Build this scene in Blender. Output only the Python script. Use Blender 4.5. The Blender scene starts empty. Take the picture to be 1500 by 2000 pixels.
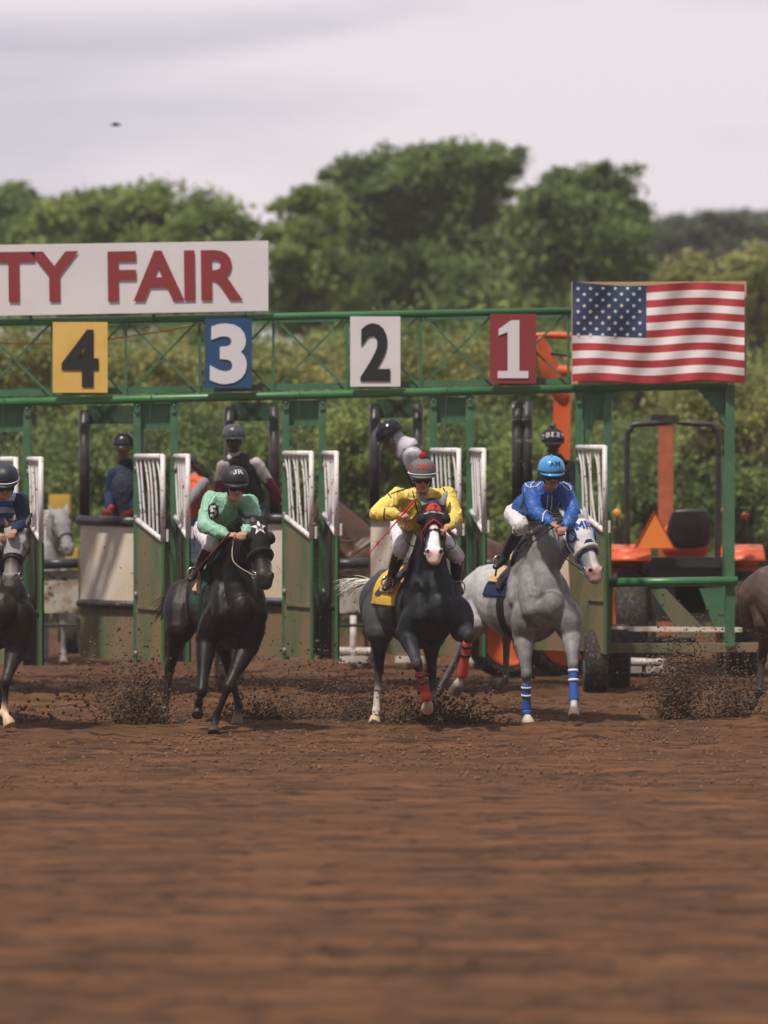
import bpy, bmesh, math, random
import numpy as np
from mathutils import Vector, Matrix, noise
from mathutils.bvhtree import BVHTree
random.seed(7); rng = np.random.default_rng(11)
S = bpy.context.scene; COL = S.collection
R = math.radians
# ------------------------------------------------------------------ camera, sky, sun, exposure
FPX, CH, HY = 7790.0, 2.6, 892.0            # focal length in photo pixels, eye height, horizon row
cam_d = bpy.data.cameras.new("camera"); cam = bpy.data.objects.new("camera", cam_d); COL.objects.link(cam)
cam.location = (0, 0, CH); cam.rotation_euler = (R(90), 0, 0)
cam_d.lens = FPX/2000*36; cam_d.sensor_width = 36; cam_d.shift_y = -(1000-HY)/2000
cam_d.clip_start = .5; cam_d.clip_end = 3000
cam_d.dof.use_dof = True; cam_d.dof.focus_distance = 37.9; cam_d.dof.aperture_fstop = 1.2
S.camera = cam
S.view_settings.view_transform = 'Standard'; S.view_settings.look = 'None'
S.view_settings.exposure = 0.08; S.view_settings.gamma = 1
SUN_EL, SUN_AZ = 62, 215                    # azimuth: 0 = +Y (away from camera), clockwise; 215 = front left
sd = Vector((math.sin(R(SUN_AZ))*math.cos(R(SUN_EL)), math.cos(R(SUN_AZ))*math.cos(R(SUN_EL)), math.sin(R(SUN_EL))))
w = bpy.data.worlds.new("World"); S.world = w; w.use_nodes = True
nt = w.node_tree; nt.nodes.clear()
def N(nt, t, **k):
    n = nt.nodes.new(t)
    for a, b in k.items():
        if a in n.inputs.keys() if isinstance(a, str) else False: n.inputs[a].default_value = b
        else: setattr(n, a, b)
    return n
sky = nt.nodes.new('ShaderNodeTexSky'); sky.sky_type = 'NISHITA'; sky.sun_disc = False
sky.sun_elevation = R(SUN_EL); sky.sun_rotation = R(SUN_AZ); sky.dust_density = 3
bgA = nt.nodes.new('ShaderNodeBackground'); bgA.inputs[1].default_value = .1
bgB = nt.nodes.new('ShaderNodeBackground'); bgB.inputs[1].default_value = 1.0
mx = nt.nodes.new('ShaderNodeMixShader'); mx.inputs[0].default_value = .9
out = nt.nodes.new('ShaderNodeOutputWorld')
tc = nt.nodes.new('ShaderNodeTexCoord'); mp = nt.nodes.new('ShaderNodeMapping'); mp.inputs['Scale'].default_value = (3.2, 3.2, 17)
mp.inputs['Rotation'].default_value = (0, R(-4), 0)
n1 = nt.nodes.new('ShaderNodeTexNoise'); n1.inputs['Scale'].default_value = 1.3; n1.inputs['Detail'].default_value = 5; n1.inputs['Roughness'].default_value = .5
n1.inputs['Distortion'].default_value = .5
rp = nt.nodes.new('ShaderNodeValToRGB')
rp.color_ramp.elements[0].position = .38; rp.color_ramp.elements[0].color = (.50, .475, .56, 1)
rp.color_ramp.elements[1].position = .58; rp.color_ramp.elements[1].color = (.78, .715, .75, 1)
L = nt.links.new
L(sky.outputs[0], bgA.inputs[0]); L(tc.outputs['Generated'], mp.inputs[0]); L(mp.outputs[0], n1.inputs['Vector'])
L(n1.outputs[0], rp.inputs[0])
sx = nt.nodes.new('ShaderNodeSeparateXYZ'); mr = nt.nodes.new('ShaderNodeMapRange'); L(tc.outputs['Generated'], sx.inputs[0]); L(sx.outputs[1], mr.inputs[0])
mr.inputs[1].default_value = -.5; mr.inputs[2].default_value = .95; mr.inputs[3].default_value = .5; mr.inputs[4].default_value = 1.1      # sky dimmed behind the camera, added to deepen contrast on surfaces facing it
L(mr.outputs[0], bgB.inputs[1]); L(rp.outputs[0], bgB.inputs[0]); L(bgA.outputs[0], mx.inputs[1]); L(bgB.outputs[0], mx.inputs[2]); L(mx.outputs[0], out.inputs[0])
sl = bpy.data.lights.new("sun", 'SUN'); sl.energy = 3.9; sl.angle = R(3); sl.color = (1, .93, .84)
so = bpy.data.objects.new("sun", sl); COL.objects.link(so); so.rotation_euler = sd.to_track_quat('Z', 'Y').to_euler()

# ------------------------------------------------------------------ helpers
def V(*a): return Vector(a[0]) if len(a) == 1 else Vector(a)
def W(px, py, d):                            # a point given by where it appears and how far away it stands
    return Vector(((px-750)/FPX*d, d, CH-(py-HY)/FPX*d))
def mat(name, c, rough=.6, metal=0, c2=None, sc=8, bump=0, bsc=60, spec=.5, attr=False, lo=.4, hi=.6, detail=4, stretch=(1,1,1),
        splat=None, ssc=22, sth=.62, trans=0, sheen=0, coat=0, dist=0, bdist=.02):
    m = bpy.data.materials.new(name); m.use_nodes = True; t = m.node_tree; b = t.nodes['Principled BSDF']; K = t.links.new
    b.inputs['Roughness'].default_value = rough; b.inputs['Metallic'].default_value = metal
    b.inputs['Specular IOR Level'].default_value = spec
    if sheen: b.inputs['Sheen Weight'].default_value = sheen
    if coat: b.inputs['Coat Weight'].default_value = coat; b.inputs['Coat Roughness'].default_value = .15
    tcn = t.nodes.new('ShaderNodeTexCoord'); mpn = t.nodes.new('ShaderNodeMapping'); mpn.inputs['Scale'].default_value = stretch
    K(tcn.outputs['Object'], mpn.inputs[0]); src = None
    def noise_(s, d=4): 
        n = t.nodes.new('ShaderNodeTexNoise'); n.inputs['Scale'].default_value = s; n.inputs['Detail'].default_value = d
        K(mpn.outputs[0], n.inputs['Vector']); return n
    def ramp(inp, a, b_, ca=(0,0,0,1), cb=(1,1,1,1)):
        r = t.nodes.new('ShaderNodeValToRGB'); r.color_ramp.elements[0].position = a; r.color_ramp.elements[1].position = b_
        r.color_ramp.elements[0].color = ca; r.color_ramp.elements[1].color = cb; K(inp, r.inputs[0]); return r
    def mixc(f, a, b_, blend='MIX'):
        x = t.nodes.new('ShaderNodeMix'); x.data_type = 'RGBA'; x.blend_type = blend
        for i, v in ((0, f), (6, a), (7, b_)):
            if isinstance(v, (int, float)): x.inputs[i].default_value = v
            elif isinstance(v, tuple): x.inputs[i].default_value = (*v[:3], 1)
            else: K(v, x.inputs[i])
        return x.outputs[2]
    if attr:
        a = t.nodes.new('ShaderNodeAttribute'); a.attribute_name = 'col'; src = a.outputs['Color']
        if c2 is not None: src = mixc(ramp(noise_(sc, detail).outputs[0], lo, hi).outputs[0], src, mixc(1.0, src, c2, 'MULTIPLY'))
    elif c2 is not None: src = ramp(noise_(sc, detail).outputs[0], lo, hi, (*c, 1), (*c2, 1)).outputs[0]
    else: b.inputs['Base Color'].default_value = (*c, 1)
    if splat:
        f1 = ramp(noise_(ssc, 6).outputs[0], sth, sth+.05).outputs[0]
        src = mixc(f1, src if src is not None else c, splat)
    if src is not None: K(src, b.inputs['Base Color'])
    if bump:
        n = noise_(bsc, 5); bm_ = t.nodes.new('ShaderNodeBump'); bm_.inputs['Strength'].default_value = bump; bm_.inputs['Distance'].default_value = bdist
        K(n.outputs[0], bm_.inputs['Height']); K(bm_.outputs[0], b.inputs['Normal'])
    if trans:
        tr = t.nodes.new('ShaderNodeBsdfTranslucent'); ms = t.nodes.new('ShaderNodeMixShader'); ms.inputs[0].default_value = trans
        if src is not None: K(src, tr.inputs[0])
        else: tr.inputs[0].default_value = (*c, 1)
        o = t.nodes['Material Output']; K(b.outputs[0], ms.inputs[1]); K(tr.outputs[0], ms.inputs[2]); K(ms.outputs[0], o.inputs[0])
    return m
def tagp(o, label=None, cat=None, group=None, kind=None):
    if label: o['label'] = label
    if cat: o['category'] = cat
    if group: o['group'] = group
    if kind: o['kind'] = kind
    return o
def thing(name, label, cat, loc, group=None):
    o = bpy.data.objects.new(name, None); o.empty_display_size = .2; COL.objects.link(o); o.location = loc
    return tagp(o, label, cat, group)
def base_of(o):
    p = Vector(o.location); q = o.parent
    while q: p += Vector(q.location); q = q.parent
    return p
def put(name, me, m=None, parent=None, smooth=True):
    """link mesh data given in world coordinates as one object, its origin at the base (or under its parent)"""
    me.name = name; o = bpy.data.objects.new(name, me); COL.objects.link(o)
    n = len(me.vertices); co = np.empty(n*3); me.vertices.foreach_get('co', co); co = co.reshape(-1, 3)
    if m:
        me.materials.clear()
        for q in (m if isinstance(m, (list, tuple)) else [m]): me.materials.append(q)
    if len(me.polygons): me.polygons.foreach_set('use_smooth', np.full(len(me.polygons), smooth))
    org = np.array([(co[:,0].min()+co[:,0].max())/2, (co[:,1].min()+co[:,1].max())/2, co[:,2].min()]) if n else np.zeros(3)
    me.vertices.foreach_set('co', (co-org).ravel()); me.update()
    if parent is None: o.location = org
    else: o.parent = parent; o.location = Vector(org) - base_of(parent)
    return o
def raw(verts, faces):
    me = bpy.data.meshes.new('m'); me.from_pydata([tuple(v) for v in verts], [], [tuple(f) for f in faces]); me.update(); return me
def catmull(P, k):
    P = [np.array(p, float) for p in P]; n = len(P)
    if n == 2: return [P[0]+(P[1]-P[0])*i/k for i in range(k+1)]
    o = []
    for i in range(n-1):
        a = P[max(i-1, 0)]; b = P[i]; c = P[i+1]; d = P[min(i+2, n-1)]
        for j in range(k):
            t = j/k; o.append(.5*((2*b)+(c-a)*t+(2*a-5*b+4*c-d)*t*t+(3*b-a-3*c+d)*t**3))
    o.append(P[-1]); return o
class MB:
    def __init__(s): s.v = []; s.f = []
    def add(s, vs, fs):
        o = len(s.v); s.v += [tuple(v) for v in vs]; s.f += [tuple(i+o for i in f) for f in fs]; return s
    def tube(s, pts, rad, seg=10, ref=None, sub=3, cap=True, flatcap=False, spline=True):
        """a generalised tube; rad = number or list of numbers or (side, up) pairs"""
        n = len(pts)
        if not isinstance(rad, (list, tuple)): rad = [rad]*n
        rad = [(r, r) if not isinstance(r, (tuple, list)) else r for r in rad]
        dat = [np.array([*p, *r]) for p, r in zip(pts, rad)]
        dat = catmull(dat, sub) if spline and n > 2 else dat
        C = np.array([d[:3] for d in dat]); Rr = np.maximum(np.array([d[3:] for d in dat]), 1e-4)
        T = np.gradient(C, axis=0); T /= np.linalg.norm(T, axis=1)[:, None]+1e-9
        if ref is None:
            ref = np.array([1., 0, 0]) if abs(T[:, 0]).mean() < .75 else np.array([0, 0, 1.])
        ref = np.array(ref, float); rings = []
        def ring(c, t, ra, rb):
            sd_ = ref-t*ref.dot(t); sd_ /= np.linalg.norm(sd_)+1e-9; u = np.cross(t, sd_)
            return [c+sd_*ra*math.cos(a)+u*rb*math.sin(a) for a in np.linspace(0, 2*math.pi, seg, endpoint=False)]
        if cap and not flatcap:
            for a in (75, 45, 20):
                q = math.cos(R(a)); h = math.sin(R(a))*min(Rr[0]); rings.append(ring(C[0]-T[0]*h, T[0], Rr[0][0]*q, Rr[0][1]*q))
        for c, t, r in zip(C, T, Rr): rings.append(ring(c, t, r[0], r[1]))
        if cap and not flatcap:
            for a in (20, 45, 75):
                q = math.cos(R(a)); h = math.sin(R(a))*min(Rr[-1]); rings.append(ring(C[-1]+T[-1]*h, T[-1], Rr[-1][0]*q, Rr[-1][1]*q))
        vs = [p for r_ in rings for p in r_]; fs = []
        for i in range(len(rings)-1):
            for j in range(seg):
                a = i*seg+j; b = i*seg+(j+1) % seg; fs.append((a, b, b+seg, a+seg))
        if cap: fs.append(tuple(range(seg-1, -1, -1))); m = (len(rings)-1)*seg; fs.append(tuple(range(m, m+seg)))
        return s.add(vs, fs)
    def bar(s, a, b, r, seg=8): return s.tube([a, b], r, seg=seg, flatcap=True, spline=False)
    def blob(s, c, r, ax=None, seg=14, rings=9):
        if isinstance(r, (int, float)): r = (r, r, r)
        A = Matrix.Identity(3) if ax is None else ax
        vs = [Vector(c)+A @ Vector((0, 0, -r[2]))]; fs = []
        for i in range(1, rings):
            ph = -math.pi/2+math.pi*i/rings
            for j in range(seg):
                th = 2*math.pi*j/seg
                vs.append(Vector(c)+A @ Vector((r[0]*math.cos(ph)*math.cos(th), r[1]*math.cos(ph)*math.sin(th), r[2]*math.sin(ph))))
        vs.append(Vector(c)+A @ Vector((0, 0, r[2]))); last = len(vs)-1
        for j in range(seg):
            k = (j+1) % seg; fs.append((0, 1+k, 1+j)); fs.append((last, 1+(rings-2)*seg+j, 1+(rings-2)*seg+k))
            for i in range(rings-2): a = 1+i*seg; fs.append((a+j, a+k, a+seg+k, a+seg+j))
        return s.add(vs, fs)
    def box(s, c, size, ax=None):
        A = Matrix.Identity(3) if ax is None else ax
        vs = [Vector(c)+A @ Vector((x*size[0]/2, y*size[1]/2, z*size[2]/2)) for x in (-1, 1) for y in (-1, 1) for z in (-1, 1)]
        return s.add(vs, [(0,1,3,2),(4,6,7,5),(0,4,5,1),(2,3,7,6),(0,2,6,4),(1,5,7,3)])
    def beam(s, a, b, w_, h, up=(0,0,1)):
        a = Vector(a); b = Vector(b); t = (b-a).normalized(); u = Vector(up); u = (u-t*u.dot(t)).normalized(); q = t.cross(u)
        return s.box((a+b)/2, ((b-a).length, w_, h), Matrix((t, q, u)).transposed())
    def slab(s, P, th):
        """a flat polygon (world points) given thickness th"""
        P = [Vector(p) for p in P]; n = (P[1]-P[0]).cross(P[2]-P[0]).normalized()*th; k = len(P)
        return s.add([p for p in P]+[p+n for p in P], [tuple(range(k-1, -1, -1)), tuple(range(k, 2*k))]+[(i, (i+1) % k, (i+1) % k+k, i+k) for i in range(k)])
    def torus(s, c, R1, r2, ax, seg=24, sg=8, sq=1):
        vs = []; fs = []
        for i in range(seg):
            a = 2*math.pi*i/seg
            for j in range(sg):
                b = 2*math.pi*j/sg; q = R1+r2*math.cos(b)
                vs.append(Vector(c)+ax @ Vector((q*math.cos(a), q*sq*math.sin(a), r2*math.sin(b))))
        for i in range(seg):
            for j in range(sg): fs.append((i*sg+j, ((i+1) % seg)*sg+j, ((i+1) % seg)*sg+(j+1) % sg, i*sg+(j+1) % sg))
        return s.add(vs, fs)
    def lathe(s, c, prof, ax, seg=28):
        """prof: list of (radius, along) closed round the axis = ax z"""
        vs = []; fs = []; n = len(prof)
        for i in range(seg):
            a = 2*math.pi*i/seg
            for r_, h in prof: vs.append(Vector(c)+ax @ Vector((r_*math.cos(a), r_*math.sin(a), h)))
        for i in range(seg):
            for j in range(n): fs.append((i*n+j, ((i+1) % seg)*n+j, ((i+1) % seg)*n+(j+1) % n, i*n+(j+1) % n))
        return s.add(vs, fs)
    def mesh(s): return raw(s.v, s.f)
    def build(s, name, m, parent=None, smooth=False): return put(name, s.mesh(), m, parent, smooth)
def basis(z, x=(1,0,0)):
    z = Vector(z).normalized(); x = Vector(x); x = (x-z*x.dot(z)).normalized(); return Matrix((x, z.cross(x), z)).transposed()
AXY = basis((0, 1, 0), (1, 0, 0))            # wheels whose axle runs away from us
AXX = basis((1, 0, 0), (0, 1, 0))            # axle across
def fuse(mb, voxel, smooth=6, fac=.5):
    """grow one continuous skin round overlapping closed shapes"""
    o = bpy.data.objects.new('tmp', mb.mesh()); COL.objects.link(o)
    r_ = o.modifiers.new('r', 'REMESH'); r_.mode = 'VOXEL'; r_.voxel_size = voxel; r_.adaptivity = 0
    if smooth: q = o.modifiers.new('s', 'SMOOTH'); q.factor = fac; q.iterations = smooth
    dg = bpy.context.evaluated_depsgraph_get(); dg.update()
    me = bpy.data.meshes.new_from_object(o.evaluated_get(dg)); old = o.data
    bpy.data.objects.remove(o); bpy.data.meshes.remove(old); return me
def coords(me):
    co = np.empty(len(me.vertices)*3); me.vertices.foreach_get('co', co); return co.reshape(-1, 3)
def norms(me):
    co = np.empty(len(me.vertices)*3); me.vertex_normals.foreach_get('vector', co); return co.reshape(-1, 3)
def paint(me, rgb):
    a = me.color_attributes.new('col', 'FLOAT_COLOR', 'POINT'); a.data.foreach_set('color', np.c_[rgb, np.ones(len(rgb))].ravel())
def wrinkle(me, amp, fr, st=(1, 1, 1)):
    co = coords(me); nn = norms(me); d = np.empty(len(co))
    for i, p in enumerate(co):
        q = Vector((p[0]*fr*st[0], p[1]*fr*st[1], p[2]*fr*st[2]))
        wv = noise.noise(q*.6+Vector((9, 3, 1)))*1.6; q2 = Vector((q.x*1.5+wv, q.y*.8, q.z*.8+wv)); x = noise.noise(q2); y = noise.noise(q*2.2+Vector((wv, 0, 0))); d[i] = max(0., 1-abs(x)*5)**1.3*.9+max(0., 1-abs(y)*5)*.4-.35
    me.vertices.foreach_set('co', (co+nn*d[:, None]*amp).ravel()); me.update(); return me
def shell(me, planes, off, name, m, parent, smooth=True, rim=.006):
    """cloth or leather lying on a body: the body's own surface between planes, lifted by off, with a rim"""
    bm = bmesh.new(); bm.from_mesh(me)
    for co, no in planes:                    # keeps the side the normal points to
        bmesh.ops.bisect_plane(bm, geom=bm.verts[:]+bm.edges[:]+bm.faces[:], plane_co=co, plane_no=no, clear_inner=True)
    if not bm.faces: bm.free(); return None
    bm.normal_update(); src = {v: (v.co.copy(), v.normal.copy()) for v in bm.verts}
    be = [e for e in bm.edges if e.is_boundary]
    rr = bmesh.ops.extrude_edge_only(bm, edges=be)
    newv = [g for g in rr['geom'] if isinstance(g, bmesh.types.BMVert)]
    for v in src: v.co = src[v][0]+src[v][1]*off
    for v in newv:
        v.normal_update()
    me2 = bpy.data.meshes.new(name); bm.to_mesh(me2); bm.free()
    for k in list(me2.color_attributes): me2.color_attributes.remove(k)
    return put(name, me2, m, parent, smooth)
# writing
def text2d(txt, h, bold=0.0, width=1.0, cuts=1):
    c = bpy.data.curves.new('t', 'FONT'); c.body = txt; c.size = 1; c.offset = bold; c.align_x = 'CENTER'; c.align_y = 'CENTER'; c.resolution_u = 4
    o = bpy.data.objects.new('t', c); COL.objects.link(o); dg = bpy.context.evaluated_depsgraph_get(); dg.update()
    me = bpy.data.meshes.new_from_object(o.evaluated_get(dg)); bpy.data.objects.remove(o); bpy.data.curves.remove(c)
    bm = bmesh.new(); bm.from_mesh(me); bmesh.ops.remove_doubles(bm, verts=bm.verts, dist=1e-5); bm.normal_update(); bmesh.ops.triangulate(bm, faces=bm.faces)
    for _ in range(cuts): bmesh.ops.subdivide_edges(bm, edges=bm.edges, cuts=1, use_grid_fill=True); bm.normal_update(); bmesh.ops.triangulate(bm, faces=bm.faces)
    P = np.array([v.co[:2] for v in bm.verts]); F = [[v.index for v in f.verts] for f in bm.faces]; bm.free(); bpy.data.meshes.remove(me)
    mn, mxx = P.min(0), P.max(0); P = P-(mn+mxx)/2; P *= h/(mxx[1]-mn[1]); P[:, 0] *= width; return P, F
def poly2d(pts, cuts=3):
    bm = bmesh.new(); vs = [bm.verts.new((x, y, 0)) for x, y in pts]; bm.faces.new(vs); bm.normal_update(); bmesh.ops.triangulate(bm, faces=bm.faces)
    for _ in range(cuts): bmesh.ops.subdivide_edges(bm, edges=bm.edges, cuts=1, use_grid_fill=True); bm.normal_update(); bmesh.ops.triangulate(bm, faces=bm.faces)
    bm.verts.index_update(); P = np.array([v.co[:2] for v in bm.verts]); F = [[v.index for v in f.verts] for f in bm.faces]; bm.free(); return P, F
def star2d(r1, r2): return poly2d([((r1 if k % 2 == 0 else r2)*math.cos(R(90+36*k)), (r1 if k % 2 == 0 else r2)*math.sin(R(90+36*k))) for k in range(10)])
SEG = {'M': (1.15, [((.16,0),(.16,1)),((.99,0),(.99,1)),((.16,.98),(.57,.3)),((.99,.98),(.57,.3)),((0,.05),(.34,.05)),((.81,.05),(1.15,.05)),((0,.95),(.2,.95)),((.95,.95),(1.15,.95))]),
 'A': (1.0, [((.18,0),(.5,1)),((.82,0),(.5,1)),((.3,.36),(.7,.36)),((0,.05),(.34,.05)),((.66,.05),(1,.05))]),
 'R': (.95, [((.18,0),(.18,1)),((.05,.93),(.66,.93)),((.2,.5),(.66,.5)),((.72,.88),(.72,.55)),((.5,.48),(.84,.04)),((0,.05),(.38,.05)),((.78,.05),(.98,.05))]),
 'J': (.7, [((.5,1),(.5,.14)),((.3,.95),(.7,.95)),((.5,.1),(.16,.08)),((.12,.06),(.12,.32))]),
 'D': (.85, [((.16,0),(.16,1)),((.02,.93),(.6,.93)),((.02,.07),(.6,.07)),((.7,.86),(.7,.14)),((.56,.93),(.7,.8)),((.56,.07),(.7,.2))]),
 'E': (.8, [((.16,0),(.16,1)),((.02,.93),(.74,.93)),((.02,.07),(.74,.07)),((.16,.5),(.56,.5))]),
 'X': (.9, [((.12,0),(.78,1)),((.78,0),(.12,1)),((0,.05),(.3,.05)),((.62,.05),(.9,.05)),((0,.95),(.3,.95)),((.62,.95),(.9,.95))]), '.': (.3, [((.08,.08),(.22,.08))])}
def slab(txt, h, th=.17, width=1.0):
    """slab-serif capitals made of strokes"""
    P = []; F = []; x0 = 0; k = 0
    for ch in txt:
        wd, segs = SEG[ch]
        for (a, b) in segs:
            a = Vector((a[0]*width+x0, a[1])); b = Vector((b[0]*width+x0, b[1])); d = (b-a).normalized(); n = Vector((-d.y, d.x))*(th if abs(d.y) > .3 else th*.75)/2; m = 5; o = len(P); k += 1
            for i in range(m+1):
                c = a.lerp(b, i/m); P += [(c.x+n.x, c.y+n.y, k*.00035), (c.x-n.x, c.y-n.y, k*.00035)]
            for i in range(m): q = o+2*i; F.append([q, q+1, q+3, q+2])
        x0 += wd*width+.08
    P = np.array(P); mn, mx_ = P.min(0), P.max(0); P[:, :2] -= (mn+mx_)[:2]/2; P[:, :2] *= h; return P, F
def project(pf, c, right, up, meshes, name, m, parent, off=.004, reach=.5):
    """lay a flat design on a curved surface: thrown at it along its own normal"""
    P, F = pf; c = Vector(c); right = Vector(right).normalized(); up = Vector(up); up = (up-right*up.dot(right)).normalized(); n = right.cross(up)
    trees = [BVHTree.FromPolygons([tuple(p) for p in coords(q)], [tuple(f.vertices) for f in q.polygons]) for q in meshes]
    vs = []; ok = []
    for row in P:
        x, y = row[0], row[1]; ez = float(row[2]) if len(row) > 2 else 0.
        o = c+right*float(x)+up*float(y)+n*reach; best = None
        for t in trees:
            h = t.ray_cast(o, -n, 2*reach)
            if h[0] is not None and (best is None or h[3] < best[1]): best = (h[0], h[3])
        vs.append((best[0]+n*(off+ez)) if best else c+right*float(x)+up*float(y)); ok.append(best is not None)
    F = [f for f in F if all(ok[i] for i in f)]
    if not F: return None
    return put(name, raw(vs, F), m, parent, True)
def flat(pf, c, right, up, name, m, parent, th=.004):
    P, F = pf; c = Vector(c); right = Vector(right).normalized(); up = Vector(up).normalized(); n = right.cross(up)
    return put(name, raw([c+right*float(x)+up*float(y)+n*th for x, y in P], F), m, parent, False)
def world_mesh(o):
    me = o.data.copy(); b = base_of(o); me.vertices.foreach_set('co', (coords(me)+np.array(b)).ravel()); me.update(); return me
# ------------------------------------------------------------------ horses
def coat_paint(me, prims, extra=None, soft=.02):
    """colour of the coat: every bit of skin takes the colour of the limb it belongs to. prims = [(pts, radius, rgb)]"""
    co = coords(me); A = []; C = []; RR = []
    for pts, r, c in prims:
        q = catmull([tuple(p) for p in pts], 5) if len(pts) > 1 else [np.array(pts[0], float)]
        for k, p in enumerate(q):
            A.append(p); RR.append(r if not isinstance(r, (list, tuple)) else float(np.interp(k/max(len(q)-1, 1), np.linspace(0, 1, len(r)), r))); C.append(c)
    A = np.array(A); RR = np.array(RR); C = np.array(C); outc = np.empty((len(co), 3))
    for i in range(0, len(co), 6000):
        d = np.linalg.norm(co[i:i+6000, None, :]-A[None], axis=2)-RR[None]
        d -= d.min(1, keepdims=True); wgt = np.exp(-d/soft); outc[i:i+6000] = (wgt @ C)/wgt.sum(1, keepdims=True)
    if extra: outc = extra(co, outc)
    paint(me, outc)
def leg_shape(mb, P, hind, w=1.0):
    """P = upper joint, elbow/stifle, knee/hock, fetlock, coronet, toe"""
    up, el, kn, fe, cor, toe = P
    up, el, kn, fe, cor, toe = map(V, (up, el, kn, fe, cor, toe))
    if hind:
        mb.tube([up, up.lerp(el, .5), el], [.19*w, .2*w, .15*w], seg=12)
        mb.tube([el, el.lerp(kn, .3), el.lerp(kn, .65), kn], [(.115, .14), (.095, .115), (.06, .07), (.05, .062)], seg=12)
        mb.blob(kn, (.055, .065, .075))
        back = (kn-el).normalized()
        mb.tube([kn+Vector((0, 0, .05)), kn.lerp(fe, .25), kn.lerp(fe, .8), fe], [.056, .04, .036, .046], seg=10)
    else:
        mb.tube([up, up.lerp(el, .5), el], [.15*w, .15*w, .115*w], seg=12)
        mb.tube([el, el.lerp(kn, .25), el.lerp(kn, .7), kn], [.1*w, .095*w, .06, .053], seg=12)
        mb.blob(kn, (.056, .058, .068))
        mb.tube([kn, kn.lerp(fe, .25), kn.lerp(fe, .8), fe], [.05, .036, .034, .044], seg=10)
    mb.blob(fe, (.047, .05, .05))
    mb.tube([fe, fe.lerp(cor, .6), cor], [.042, .035, .044], seg=10)
    mb.tube([cor, cor.lerp(toe, .5), toe], [.05, .058, .064], seg=14, flatcap=True)
def strands(base, n, root_fn, dirs, length, r=.004, sag=.25, seg=5, jit=.15):
    mb = MB()
    for k in range(n):
        p, d = root_fn(k/n); p = V(p); d = V(d)+Vector(rng.normal(0, jit, 3)); d.normalize(); Ln = length*random.uniform(.55, 1.1)
        pts = [p]; cur = p
        for i in range(seg):
            d = (d+Vector((0, 0, -sag))*random.uniform(.3, 1)+Vector(rng.normal(0, .06, 3))).normalized(); cur = cur+d*Ln/seg; pts.append(cur)
        mb.tube(pts, [r*1.2, r*1.3, r, r*.8, r*.6, r*.15][:len(pts)], seg=4, sub=1, flatcap=True, spline=False)
    return mb
class Horse: pass
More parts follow.
